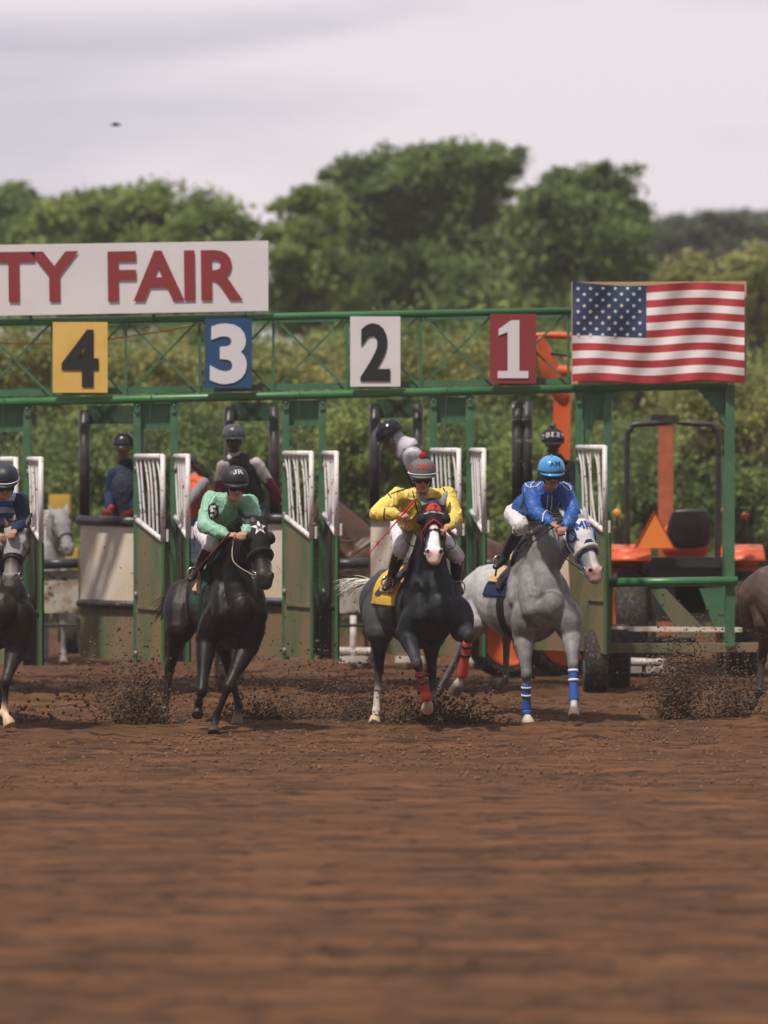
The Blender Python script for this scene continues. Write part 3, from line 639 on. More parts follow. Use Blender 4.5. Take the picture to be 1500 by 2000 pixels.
M['rust'] = mat('rusty_white_panel', (.5,.45,.38), .7, c2=(.2,.11,.06), sc=7, lo=.45, hi=.7, splat=(.03,.06,.035), ssc=14, sth=.6)
M['wire'] = mat('mesh_wire', (.1,.12,.09), .5, .5)
M['yellow_b'] = mat('yellow_board', (.72,.45,.1), .5, c2=(.78,.5,.13), sc=3)
M['blue_b'] = mat('blue_board', (.014,.068,.17), .5); M['white_b'] = mat('white_board', (.72,.68,.7), .5, c2=(.76,.72,.74), sc=2)
M['red_b'] = mat('red_board', (.26,.028,.035), .5)
M['black_l'] = mat('black_lettering', (.014,.014,.016), .5); M['white_l'] = mat('white_lettering', (.7,.67,.7), .5); M['red_l'] = mat('red_lettering', (.27,.03,.034), .5)
M['flag_r'] = mat('flag_red', (.42,.028,.035), .7, bump=.1, bsc=8); M['flag_w'] = mat('flag_white', (.74,.7,.7), .7, bump=.1, bsc=8); M['flag_b'] = mat('flag_blue', (.02,.042,.1), .7, bump=.1, bsc=8)
M['wood'] = mat('pale_board', (.5,.35,.2), .7)
M['tyre'] = mat('tyre_rubber', (.018,.017,.016), .85, bump=.5, bsc=30, splat=(.12,.07,.04), ssc=30, sth=.56)
M['orange'] = mat('orange_paint', (.72,.13,.03), .4, c2=(.62,.1,.025), sc=4, splat=(.2,.09,.04), ssc=20, sth=.68)
M['smv'] = mat('orange_triangle', (.95,.26,.04), .5); M['smv_r'] = mat('red_border', (.5,.03,.02), .4)
M['blackmetal'] = mat('black_metal', (.02,.02,.022), .4, c2=(.035,.032,.03), sc=6)
M['chrome'] = mat('bit_steel', (.6,.58,.54), .25, 1)
M['grey'] = mat('grey_metal', (.2,.2,.2), .5, .3); M['amber'] = mat('amber_lens', (.8,.3,.03), .2); M['redlens'] = mat('red_lens', (.22,.015,.012), .35)
M['eye'] = mat('horse_eye', (.008,.005,.004), .05)
M['rail'] = mat('white_rail', (.66,.62,.6), .5, c2=(.5,.42,.36), sc=9)
# ------------------------------------------------------------------ ground
def vn(x, y, fx, fy, seed):
    g = np.random.default_rng(seed).random((256, 256)); X = x*fx+seed*3.1; Y = y*fy+seed*1.7
    xi = np.floor(X).astype(int); yi = np.floor(Y).astype(int); u = X-xi; v = Y-yi; u = u*u*(3-2*u); v = v*v*(3-2*v)
    a = g[xi % 256, yi % 256]; b = g[(xi+1) % 256, yi % 256]; c = g[xi % 256, (yi+1) % 256]; d = g[(xi+1) % 256, (yi+1) % 256]
    return (a*(1-u)+b*u)*(1-v)+(c*(1-u)+d*u)*v-.5
def ground():
    far = [7.2, 7.6, 8.5, 10, 14, 25, 60, 200, 1500]
    xs = np.r_[[-f for f in far[::-1]], np.arange(-7, 7.001, .04), far]
    ys = np.r_[[-60, -5, 8, 14, 16], np.arange(16.6, 34, .055), np.arange(34, 50, .045), np.arange(50, 60, .12), [61, 63, 68, 80, 120, 300, 900, 2500]]
    X, Y = np.meshgrid(xs, ys, indexing='ij')
    Xw = X+.5*vn(X, Y, .7, .7, 3); Yw = Y+.3*vn(X, Y, .6, .9, 4)+.09*X
    z = .035*vn(Xw, Yw, .8, 1.3, 1)+.014*vn(Xw, Yw, .9, 6, 2)+.012*vn(Xw+.25*Yw, Yw, .5, 2.6, 12)+.012*vn(X, Y, 6, 10, 14)
    c1 = np.maximum(vn(X, Y, 7, 7, 5), -.12)*.028; c2 = np.maximum(vn(X, Y, 17, 15, 6), -.1)*.018; c3 = vn(X, Y, 1.4, 2.2, 9)
    rough = np.clip(.55+c3*1.6+np.exp(-((Y-41)/6.)**2)*.8, .15, 1.6)
    z += (c1*.7+c2)*rough+.006*vn(X, Y, 31, 29, 8)*rough
    # hoof gouges where the field has broken out
    r2 = np.random.default_rng(5)
    for _ in range(150):
        cx, cy = r2.uniform(-5.5, 5.5), r2.uniform(35.5, 44.5); rr = r2.uniform(.06, .13); d = np.hypot(X-cx, (Y-cy)*.8)
        z += -.03*np.exp(-(d/rr)**2)+.018*np.exp(-((d-rr*1.7)/(rr*.55))**2)
    mk = (np.abs(X) < 7.01)*np.clip((58.5-Y)/2, 0, 1)*np.clip((Y-16.5)/.5, 0, 1); z *= mk
    n, m = X.shape; idx = np.arange(n*m).reshape(n, m)
    F = np.stack([idx[:-1, :-1], idx[1:, :-1], idx[1:, 1:], idx[:-1, 1:]], -1).reshape(-1, 4)
    me = bpy.data.meshes.new('g'); me.vertices.add(n*m); me.vertices.foreach_set('co', np.stack([X, Y, z], -1).ravel())
    me.loops.add(F.size); me.loops.foreach_set('vertex_index', F.ravel()); me.polygons.add(len(F)); me.polygons.foreach_set('loop_start', np.arange(len(F))*4)
    me.update(calc_edges=True)
    g = mat('track_dirt', (.053,.024,.0095), .95, c2=(.158,.072,.031), sc=2.2, lo=.3, hi=.7, detail=8, bump=.9, bsc=55, bdist=.012, spec=.2, stretch=(.42,1.3,1), splat=(.038,.018,.008), ssc=9, sth=.555)
    o = put('ground', me, g, None, True); tagp(o, kind='structure'); return o
ground()
grassm = mat('grass_green', (.1,.14,.035), .9, c2=(.22,.19,.08), sc=.8, detail=8, bump=.4, bsc=20)
o = MB().slab([(-900, 59, .03), (900, 59, .03), (900, 1500, .03), (-900, 1500, .03)], -.02).build('grass_field', grassm); tagp(o, kind='structure')
# ------------------------------------------------------------------ trees
def quick(verts, nf, k):
    me = bpy.data.meshes.new('q'); me.vertices.add(len(verts)); me.vertices.foreach_set('co', verts.ravel())
    me.loops.add(nf*k); me.loops.foreach_set('vertex_index', np.arange(nf*k)); me.polygons.add(nf); me.polygons.foreach_set('loop_start', np.arange(nf)*k)
    me.update(calc_edges=True); return me
def leaves(clumps, n, size, shell_=.55):
    """clumps: (centre, radii); leaves gather in sub-clusters through each clump"""
    out_ = []; vol = np.array([c[1][0]*c[1][1]*c[1][2] for c in clumps])**.7; vol /= vol.sum()
    for (c, r), v_ in zip(clumps, vol):
        k = max(int(n*v_), 20); ns = max(k//110, 3)
        d = rng.normal(0, 1, (ns, 3)); d /= np.linalg.norm(d, axis=1)[:, None]; rad = shell_+(1.08-shell_)*rng.random((ns, 1))**.6
        sc_ = d*rad*(.72+.6*rng.random((ns, 1))**1.6); a = rng.integers(0, ns, k)
        p = sc_[a]+rng.normal(0, 1, (k, 3))*np.array([.22, .2, .17])*(.6+.8*rng.random((ns, 1))[a]); out_.append(np.array(c)+p*np.array(r))
    P = np.concatenate(out_); k = len(P); u = rng.normal(0, 1, (k, 3)); u /= np.linalg.norm(u, axis=1)[:, None]
    q = rng.normal(0, 1, (k, 3)); w_ = np.cross(u, q); w_ /= np.linalg.norm(w_, axis=1)[:, None]; s = size*(.6+.8*rng.random((k, 1)))
    V4 = np.stack([P-u*s, P+w_*s*.45, P+u*s, P-w_*s*.45], 1).reshape(-1, 3); return quick(V4, k, 4)
def leafmat(nm, a, b): return mat(nm, a, .6, c2=b, sc=.9, lo=.35, hi=.65, detail=6, trans=.35, spec=.25)
LM = [leafmat('leaves_dark', (.095,.15,.045), (.25,.32,.11)), leafmat('leaves_mid', (.12,.19,.045), (.33,.4,.12)), leafmat('leaves_yellow', (.2,.23,.07), (.46,.45,.17)), leafmat('leaves_far', (.1,.13,.09), (.17,.2,.13))]
bark = mat('bark', (.06,.045,.035), .9, bump=.5, bsc=10)
def tree(label, D, clumps, n, size, lm, trunkx, kind='tree', group=None, twigs=True):
    cl = []
    for px, py, rx, ry in clumps:
        c = W(px, py, D+random.uniform(-1.2, 1.2)); s = D/FPX; cl.append((tuple(c), (rx*s, (rx+ry)/2*s*1.1, ry*s)))
    n = int(n*1.7); size *= .74; b = W(trunkx, HY, D); b.z = 0; root = thing(kind, label, kind, b, group)
    put('crown', leaves(cl, n, size), lm, root, False)
    mb = MB(); top = V(max(cl, key=lambda c: c[0][2])[0])-Vector((0, 0, .4)); h = top.z
    pts = [b-Vector((0, 0, .1)), b+Vector((.1, 0, h*.25)), b.lerp(top, .5)+Vector((0, 0, h*.05)), top]; mb.tube(pts, [.05*h*.6+.04, .035*h*.6+.03, .06, .02], seg=8)
    for c, r_ in cl:
        c = V(c); a = pts[1].lerp(pts[2], random.random()); mb.tube([a, a.lerp(c, .5)+Vector((0, 0, -.1*r_[2])), c], [.07, .045, .015], seg=6)
        if twigs:
            for _ in range(6):
                e = c+Vector(rng.normal(0, .4, 3))*r_[0]; e.z = min(e.z, c.z+.35*r_[2]); mb.tube([c, c.lerp(e, .5)+Vector((0, 0, .1)), e], [.025, .015, .006], seg=5, sub=2)
    mb.build('trunk', bark, root, True); return root
G1 = 'trees beyond the starting gate'
tree('broad dark green tree rising above the white banner at left', 92, [(240,405,90,42),(150,430,70,40),(330,425,90,40),(420,440,60,42),(60,460,60,35),(200,480,100,50),(340,500,110,50),(450,520,45,60),(80,540,80,60),(250,580,130,60),(400,610,90,60)], 26000, .13, LM[1], 250, group=G1)
tree('dark tree cut by the left edge of the photo, behind the banner', 97, [(30,400,55,30),(-30,420,60,40),(80,430,50,40),(0,480,80,50),(50,560,80,70)], 9000, .13, LM[0], 10, group=G1)
tree('tall middle tree with the highest ragged crown, above number board 2', 96, [(860,320,70,38),(940,325,70,45),(760,350,80,45),(700,340,50,35),(800,400,110,60),(930,410,80,65),(700,430,90,55),(640,400,50,45),(860,490,120,70),(720,520,110,70),(970,500,60,60),(800,600,150,70),(980,300,30,22),(620,600,100,60),(900,570,130,60)], 38000, .13, LM[0], 830, group=G1)
tree('loose feathery tree leaning left of the tall middle tree', 90, [(590,395,45,28),(620,440,60,40),(560,455,45,28),(600,510,60,45),(650,560,70,60),(570,570,50,60),(640,350,25,14)], 9000, .12, LM[1], 610, group=G1)
tree('wide round tree with broken top between middle tree and flag', 94, [(1180,350,55,32),(1110,370,55,35),(1060,400,55,45),(1210,390,55,45),(1130,430,100,60),(1050,480,70,70),(1200,470,80,55),(1120,540,130,80),(1240,520,50,55),(1080,620,140,70),(980,570,110,60),(1230,600,110,60)], 26000, .13, LM[0], 1130, group=G1)
tree('hazy dark tree line cut by the right edge of the photo, far behind the flag', 150, [(1330,450,60,28),(1400,445,60,28),(1480,440,60,35),(1540,450,60,40),(1380,500,90,50),(1480,510,90,60),(1300,500,50,40)], 14000, .2, LM[3], 1420, group=G1)
tree('yellow green bushy tree at right, rising beside the flag', 84, [(1420,540,80,40),(1490,520,60,45),(1350,560,60,40),(1460,610,100,70),(1380,660,80,70),(1500,700,60,90)], 14000, .12, LM[2], 1430, group=G1)
G2 = 'bushes in the row behind the starting gate'
def bush(label, D, px, py, rx, ry, n, lm, size=.06):
    cl = [(px, py, rx, ry*.7)]+[(px+random.uniform(-.7, .7)*rx, py+random.uniform(-.35, .9)*ry, rx*random.uniform(.35, .6), ry*random.uniform(.25, .45)) for _ in range(9)]
    return tree(label, D, cl, n, size, lm, px, 'bush', G2, False)
bl = [('pale bush behind number board 4', 66, 60, 700, 120, 90, 2), ('yellowish bush between boards 4 and 3', 64, 270, 715, 120, 85, 2), ('dark bush behind number board 3', 70, 420, 690, 110, 110, 1), ('yellow green bush between boards 3 and 2', 65, 570, 730, 120, 95, 2),
      ('green bush behind the white number board', 68, 735, 700, 110, 110, 1), ('light bush between boards 2 and 1', 64, 860, 730, 110, 85, 2), ('green bush behind the dark red number board', 67, 1010, 700, 110, 110, 1), ('pale bush below the flag', 66, 1200, 740, 130, 110, 2), ('yellow bush at the right edge beside the gate end', 62, 1420, 790, 120, 110, 2),
      ('large dark bush low behind the left stall', 62, 110, 920, 130, 150, 0), ('large dark bush seen over the crewman in red gloves', 60, 330, 900, 130, 150, 0), ('deep green bush behind the crewman in the maroon shirt', 61, 560, 900, 140, 150, 0), ('mottled green bush behind the yellow jockey', 59, 720, 900, 120, 150, 1), ('dark bush right of the yellow jockey', 62, 930, 910, 120, 160, 0),
      ('green bush behind the blue jockey', 60, 1090, 930, 120, 150, 1), ('dark bush behind the orange tractor', 63, 1290, 930, 140, 150, 0), ('dark bush at the right edge behind the tractor', 61, 1450, 940, 120, 130, 0),
      ('low bush at the foot of the left stall', 60, 130, 1100, 130, 90, 1), ('low bush behind the bay horse', 60, 690, 1110, 130, 80, 1), ('low bush behind the light grey horse', 60, 960, 1100, 120, 90, 1), ('low bush behind the tractor wheels', 60, 1330, 1110, 160, 90, 0), ('low bush in the shade behind the black horse', 60, 430, 1100, 150, 90, 0)]
for lb_, D, px, py, rx, ry, mi in bl: bush(lb_, D, px, py, rx, ry, 11000, LM[mi])
tagp(put('wood', leaves([((x, 76+rng.uniform(-2, 2), z), (1.5, 1.5, 1.2)) for x in np.arange(-11, 11.5, 1.0) for z in (.5, 1.6, 2.7, 3.7)], 130000, .1, .1), LM[1], None, False), 'dense wood of low trees that fills the background behind the gate', 'wood', kind='stuff')
# grass along the far edge of the track
n = 16000; bx = rng.uniform(-9, 9, n); by = rng.uniform(57.6, 61.5, n)**1.0; h_ = .08+.28*rng.random(n)**2; a = rng.uniform(0, 6.28, n); ln = rng.normal(0, .06, n)
Vt = np.stack([np.c_[bx-.008*np.cos(a), by-.008*np.sin(a), 0*bx], np.c_[bx+.008*np.cos(a), by+.008*np.sin(a), 0*bx], np.c_[bx+ln, by+ln*.3, h_]], 1).reshape(-1, 3)
tagp(put('grass', quick(Vt, n, 3), mat('grass_blades', (.14,.16,.04), .8, c2=(.3,.26,.1), sc=2, trans=.3), None, False), 'grass and weeds along the far edge of the dirt track', 'grass', kind='stuff')
# ------------------------------------------------------------------ starting gate
DG = 44.2
def G(px, py, dd=0.): return W(px, py, DG+dd)
gate = thing('starting_gate', 'green steel starting gate on wheels with white barred doors and four numbered stalls', 'starting gate', G(620, HY)-Vector((0, 0, CH)))
MB().tube([G(-330, 636), G(1135, 607)], .04, seg=14, flatcap=True, spline=False).build('top_pipe', M['pipe'], gate, True)
MB().tube([G(-330, 794, -.05), G(1420, 752, -.05)], .046, seg=14, flatcap=True, spline=False).build('bottom_pipe', M['pipe'], gate, True)
mb = MB(); mb.beam(G(-330, 776, .06), G(1420, 737, .06), .1, .07); mb.beam(G(-330, 640, 1.2), G(1400, 612, 1.2), .05, .05); mb.beam(G(-330, 770, 1.2), G(1400, 742, 1.2), .05, .05)
mb.build('truss_chord', M['green'], gate)
xs = list(range(-330, 1420, 144))
for i, x in enumerate(xs[:-1]):
    t0, b0 = 630-.0205*(x-0), 785-.027*x; t1, b1 = 630-.0205*(x+144), 785-.027*(x+144)
    for dd, w_ in ((.0, .022), (1.2, .022)):
        m_ = MB(); m_.beam(G(x, t0, dd), G(x+144, b1-6, dd), w_, w_); m_.beam(G(x, b0-6, dd+.03), G(x+144, t1, dd+.03), w_, w_); m_.build('truss_brace', M['green'], gate)
    m_ = MB(); m_.beam(G(x, t0, .01), G(x, b0, .01), .03, .03, (1,0,0)); m_.build('truss_upright', M['green'], gate)
MB().tube([G(-60, 667, .3), G(110, 672, .3), G(230, 660, .3), G(330, 645, .3), G(400, 632, .2)], .008, seg=6).build('cable', M['orange'], gate, True)
DX = [-25, 262, 552, 840, 1125]
for i, x0 in enumerate(DX):
    s = -.02*(x0-552); Y = lambda y: y+s; x1 = x0+86
    if i == 4: x1 = x0+70
    # two posts, header plate, wire mesh between them
    for xa, wd in ((x0+6, .075), (x1-8, .085)):
        MB().beam(G(xa, Y(778), .0), G(xa, Y(1288), .0), wd, .08, (1,0,0)).build('divider_post', M['green'], gate)
    MB().slab([G(x0+12, Y(782), .02), G(x1-16, Y(782), .02), G(x1-16, Y(832), .02), G(x0+12, Y(832), .02)], .03).build('header_plate', M['green'], gate)
    if i != 4:
        wm = MB(); xa, xb, ya, yb = x0+13, x1-17, Y(833), Y(1045)
        for k in range(-30, 30):
            for sg in (1, -1):                                   # diamond mesh: lines clipped to the opening
                pts = []; o_ = xa+k*8
                for t_ in np.linspace(0, 1, 41):
                    y_ = ya+(yb-ya)*t_; x_ = o_+sg*(y_-ya)*.62
                    if xa <= x_ <= xb: pts.append((x_, y_))
                if len(pts) > 1: wm.tube([G(*pts[0], .03+.004*sg), G(*pts[-1], .03+.004*sg)], .0024, seg=3, flatcap=True, spline=False)
        wm.build('wire_mesh', M['wire'], gate)
    MB().slab([G(x0+14, Y(1046), .3), G(x1-14, Y(1046), .3), G(x1-14, Y(1280), .3), G(x0+14, Y(1280), .3)], .05).build('inner_panel', M['shaded_panel'], gate)  # dark sheet standing in for the shaded, muddy inside of the divider
    # open front doors, one each side, swung towards the track
    def door(xa, xb, da, db, low, mlow, nb, wide):
        d = MB(); top = Y(882); fa = lambda u: xa+(xb-xa)*u; fd = lambda u: da+(db-da)*u; P = lambda u, y: G(fa(u), y, fd(u))
        d.tube([P(0, top+4), P(1, top+4)], .034, seg=10, flatcap=True, spline=False)
        d.beam(P(1, top), P(1, Y(low[1])), .06, .05, (1,0,0)); d.tube([P(0, Y(low[0])), P(1, Y(low[1]))], .03, seg=8, flatcap=True, spline=False)
        for k in range(nb):
            u = (k+.7)/(nb+.6); yb_ = Y(low[0]+(low[1]-low[0])*min(u+.12, 1)); mid = top+(yb_-top)*random.uniform(.35, .6)
            d.tube([P(max(u-.1, 0), top+4), P(min(max(u+random.uniform(-.07, .07), 0), 1), mid), P(min(u+.1, 1), yb_)], .0125, seg=6, sub=4)
        d.build('front_door', M['white'], gate, True)
        MB().slab([P(0, Y(low[0]+6)), P(1, Y(low[1]+6)), P(1, Y(1288)), P(0, Y(1288-(6 if wide else 2)))], .035).build('door_panel', mlow, gate)
        MB().beam(P(1, Y(low[1]+4))-Vector((0, .03, 0)), P(1, Y(1289))-Vector((0, .03, 0)), .035, .03, (1,0,0)).build('door_edge', M['pipe'], gate)
        for hy in (905, 1000, 1150, 1265): MB().tube([P(0, Y(hy))-Vector((0, .03, 0)), P(0, Y(hy+12))-Vector((0, .03, 0))], .022, seg=8, flatcap=True, spline=False).build('hinge', M['grey'], gate, True)
        MB().beam(P(.05, Y(1180))-Vector((0, .035, 0)), P(.97, Y(1184))-Vector((0, .035, 0)), .02, .03).build('door_rib', mlow, gate)
        MB().bar(P(1, Y(low[1]-22))+Vector((.05, 0, 0)), P(1, Y(low[1]+2))+Vector((.05, 0, 0)), .016).build('door_latch', M['white'], gate)
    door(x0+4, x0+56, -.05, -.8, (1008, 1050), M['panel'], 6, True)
    if i != 4: door(x1-5, x1+19, -.05, -.85, (1004, 1044), M['shaded_panel'], 5, False)  # right door panel painted darker for its shaded side
    # rear frame of the stall to the left of this divider, padded posts and padded wall the crew stands behind
    rx0, rx1 = [(-120,-25), (157, 272), (440, 536), (724, 816), (1002, 1030)][i]
    MB().slab([G(rx0+12, Y(786), 1.5), G(rx1+6, Y(786), 1.5), G(rx1+6, Y(822), 1.5), G(rx0+12, Y(822), 1.5)], .12).build('rear_header', M['dkgreen'], gate)
    for xx in (rx0+8, rx1):
        MB().tube([G(xx, Y(795), 1.45), G(xx, Y(1010), 1.45)], .062, seg=12, flatcap=True, spline=False).build('padded_post', M['roll2'] if i == 4 else M['roll'], gate, True)
    e = x0+4; a_, b_ = (rx0, 1.25), (e, .35)
    def wall(y0, y1, m_, nm, th=.06, dy=.0, n=5):
        mb_ = MB(); 
        mb_.slab([G(a_[0], Y(y0), a_[1]+dy), G(b_[0], Y(y0+4), b_[1]+dy), G(b_[0], Y(y1+5), b_[1]+dy), G(a_[0], Y(y1), a_[1]+dy)], th); mb_.build(nm, m_, gate)
    wall(1018, 1165, M['pad'], 'padded_wall'); wall(1180, 1279, M['panel'], 'kick_panel', .04, .03)
    for y_, r_, m_ in ((1010, .058, M['roll']), (1172, .045, M['roll2'])):
        MB().tube([G(a_[0]-2, Y(y_), a_[1]), G(b_[0], Y(y_+4), b_[1])], r_, seg=12, flatcap=True, spline=False).build('padded_roll', m_, gate, True)
    # crew ledge behind the wall
    MB().slab([G(rx0-4, Y(1195), 1.95), G(rx1+20, Y(1195), 1.95), G(rx1+20, Y(1202), 1.3), G(rx0-4, Y(1202), 1.3)], .04).build('crew_ledge', M['dkgreen'], gate)
    # tail door, low, at the back of the open half
    tx0, tx1 = rx0-82, rx0-4
    MB().slab([G(tx0, 1116, 2.8), G(tx1, 1114, 2.8), G(tx1, 1196, 2.8), G(tx0, 1198, 2.8)], .06).build('tail_door', M['rust'] if i != 4 else M['panel'], gate)
    MB().tube([G(tx0, 1102, 2.78), G(tx1, 1100, 2.78)], .06, seg=12, flatcap=True, spline=False).build('padded_roll', M['roll'], gate, True)
    MB().bar(G(tx0, 1222, 2.8), G(tx1, 1221, 2.8), .018).build('tail_bar', M['blackmetal'], gate)
for i, x0 in enumerate(DX):                                     # trip cords, gussets with bolts, chains
    s_ = -.02*(x0-552)
    MB().tube([G(x0+33, 762+s_, -.1), G(x0+31, 820+s_, -.12), G(x0+34, 884+s_, -.14)], .004, seg=5).build('cord', M['wire'], gate, True)
    for px in (x0+6, x0+78):
        pb = MB(); pb.slab([G(px-9, 778+s_, -.05), G(px+9, 778+s_, -.05), G(px+5, 800+s_, -.05), G(px-5, 800+s_, -.05)], -.012)
        pb.build('bolt_plate', M['green'], gate)
        MB().blob(G(px, 786+s_, -.07), .012, seg=8, rings=5).build('bolt', M['grey'], gate, True)
# right end frame
MB().slab([G(1140, 764, .0), G(1205, 763, .0), G(1180, 790, 0), G(1160, 826, 0), G(1150, 870, 0), G(1140, 875, 0)], .05).build('gusset', M['green'], gate)
MB().slab([G(1360, 757, .0), G(1425, 756, .0), G(1425, 850, 0), G(1398, 800, 0)], .05).build('gusset', M['green'], gate)
MB().beam(G(1425, 752), G(1425, 1262), .16, .1, (1,0,0)).build('end_post', M['green'], gate)
MB().beam(G(1418, 900, 2.5), G(1418, 1262, 2.5), .1, .08, (1,0,0)).build('end_post', M['green'], gate)
MB().tube([G(1185, 1138, -.1), G(1440, 1135, -.1)], .05, seg=14, flatcap=True, spline=False).build('side_rail', M['pipe'], gate, True)
MB().beam(G(1190, 1266, 0), G(1520, 1264, 0), .1, .1).build('frame_beam', M['panel'], gate)
MB().beam(G(1190, 1228, .4), G(1450, 1230, .4), .06, .05).build('frame_beam', M['pad'], gate)
MB().slab([G(1366, 1150, .5), G(1420, 1148, .5), G(1430, 1226, .5), G(1395, 1226, .5)], .03).build('guard_plate', M['green'], gate)
MB().slab([G(1270, 1152, .7), G(1300, 1150, .7), G(1375, 1226, .7), G(1320, 1226, .7)], .03).build('guard_plate', M['panel'], gate)
MB().slab([G(1150, 1040, -.35), G(1189, 1042, -.3), G(1189, 1268, -.3), G(1120, 1268, -.45), G(1110, 1060, -.45)], .04).build('corner_panel', M['panel'], gate)
def wheel(c, Rr, wd, ax, root, rim_m, lugs=0, name='wheel', tyre_w=None, thick=.3):
    q = MB(); ri = Rr*(1-thick)
    q.lathe(c, [(ri, -wd*.42), (Rr*.93, -wd*.5), (Rr, -wd*.36), (Rr, wd*.36), (Rr*.93, wd*.5), (ri, wd*.42)], ax, 36)
    o = q.build(name, M['tyre'], root, True); 
    t = MB()
    for k in range(lugs):
        a = 2*math.pi*k/lugs; d = ax @ Vector((math.cos(a), math.sin(a), 0)); tg = ax @ Vector((-math.sin(a), math.cos(a), 0)); sg = 1 if k % 2 else -1
        t.box(c+d*(Rr+.008)+ax.col[2]*sg*wd*.22, (.035, .03, wd*.5), Matrix((tg, d, ax.col[2])).transposed())
    if lugs: t.build('tread', M['tyre'], o)
    r_ = MB(); r_.lathe(c, [(.0008, -wd*.1), (ri*.35, -wd*.14), (ri*.5, -wd*.02), (ri*.85, -wd*.05), (ri*.93, -wd*.4), (ri*1.01, -wd*.44), (ri*1.01, wd*.44), (ri*.93, wd*.4), (ri*.85, wd*.05), (.0008, wd*.05)], ax, 32)
    for k in range(8): a = 2*math.pi*k/8; r_.blob(c+ax @ Vector((ri*.42*math.cos(a), ri*.42*math.sin(a), -wd*.13)), .018, seg=6, rings=4)
    r_.build('rim', rim_m, o, True)
for (px, dd) in ((1162, -.35), (1206, .55)):
    c = G(px, HY, dd); c.z = .36; wheel(c, .36, .26, AXX, gate, M['grey'])
# number boards
def board(x0, x1, y0, y1, bm_, txt, nm_, nh, nw, ny):
    b = MB().slab([G(x0, y0, -.16), G(x1, y0, -.16), G(x1, y1, -.16), G(x0, y1, -.16)], .03).build('number_board', bm_, gate)
    if txt == '1':
        pf = poly2d([(-.17,-.32),(.17,-.32),(.17,-.24),(.07,-.24),(.07,.32),(-.02,.32),(-.16,.22),(-.16,.15),(-.06,.19),(-.06,-.24),(-.17,-.24)], 0)
    else:
        pf = text2d(txt, nh/176, .035, 1, 0); wd = pf[0][:, 0].max()-pf[0][:, 0].min(); pf[0][:, 0] *= (nw/176)/wd
    flat(pf, G((x0+x1)/2, ny, -.165), (1,0,0), (0,0,1), 'numeral', nm_, b, .006); return b
board(103, 210, 629, 767, M['yellow_b'], '4', M['black_l'], 112, 72, 700)
board(400, 492, 622, 758, M['blue_b'], '3', M['white_l'], 118, 72, 691)
board(684, 782, 618, 755, M['white_b'], '2', M['black_l'], 113, 58, 688)
board(957, 1047, 613, 749, M['red_b'], '1', M['white_l'], 112, 58, 682)
# banner
bn = thing('banner_sign', 'long white banner with red capital letters on top of the gate at left', 'banner', G(150, 620, -.1))
MB().slab([G(-520, 486, -.12), G(524, 470, -.12), G(524, 607, -.12), G(-520, 626, -.12)], .03).build('sign_panel', M['white_b'], bn)
pf = text2d('FAIR', 98/176, .03, 1, 0); wd = pf[0][:, 0].max()-pf[0][:, 0].min(); kx = (262/176)/wd; pf[0][:, 0] *= kx
tilt = Vector((1, 0, .0135)).normalized(); tu = Vector((-.0135, 0, 1))
flat(pf, G(342, 538, -.13), tilt, tu, 'lettering', M['red_l'], bn, .006)
pf = text2d('COUNTY', 100/176, .03, 1, 0); pf[0][:, 0] *= kx; wd = (pf[0][:, 0].max()-pf[0][:, 0].min())*176
flat(pf, G(153-wd/2, 543+.0135*0, -.13), tilt, tu, 'lettering', M['red_l'], bn, .006)
for x in (-200, 60, 300, 480): MB().beam(G(x, 612, -.06), G(x, 632, -.02), .04, .03, (1,0,0)).build('bracket', M['green'], bn)
# flag
fl = thing('flag', 'stars and stripes flag stretched on a pale board on top of the gate', 'flag', G(1288, 752, -.2))
MB().slab([G(1116, 551, -.14), G(1458, 549, -.14), G(1458, 748, -.14), G(1116, 750, -.14)], .03).build('backing_board', M['wood'], fl)
nx, ny = 72, 39; vs = []; fs = []; mi = []
for i in range(nx+1):
    for j in range(ny+1):
        u, v_ = i/nx, j/ny; x = 1118+u*336; sag = 4.5*math.sin(u*9.5+.4)*(1-v_)+4*math.sin(u*8+2.2)*v_+3*math.sin(u*math.pi)*(v_-.5)*-2
        vs.append(G(x, 748-v_*194-sag*.8-(1-v_)*3+3*v_*-1+2, -.22-.035*math.sin(u*13+v_*5)-.014*math.sin(u*29-v_*9)))
for i in range(nx):
    for j in range(ny):
        a = i*(ny+1)+j; fs.append((a, a+ny+1, a+ny+2, a+1)); st = j//3; cant = i < nx*.43 and st >= 6
        mi.append(2 if cant else (0 if st % 2 == 0 else 1))
me = raw(vs, fs); 
o = put('flag_cloth', me, [M['flag_r'], M['flag_w'], M['flag_b']], fl, True); me.polygons.foreach_set('material_index', mi)
wmf = world_mesh(o)
for r_ in range(9):
    for c_ in range(6 if r_ % 2 == 0 else 5):
        cx = 1118+336*.43*((c_+(.5 if r_ % 2 == 0 else 1))/6); cy = 556+104*((r_+.6)/9.2)
        P2, F2 = poly2d([((.025 if k % 2 == 0 else .011)*math.cos(R(90+36*k)), (.025 if k % 2 == 0 else .011)*math.sin(R(90+36*k))) for k in range(10)], 0)
        project((P2, F2), G(cx, cy, -.3), (1,0,0), (0,0,1), [wmf], 'star', M['flag_w'], fl, .006, .4)
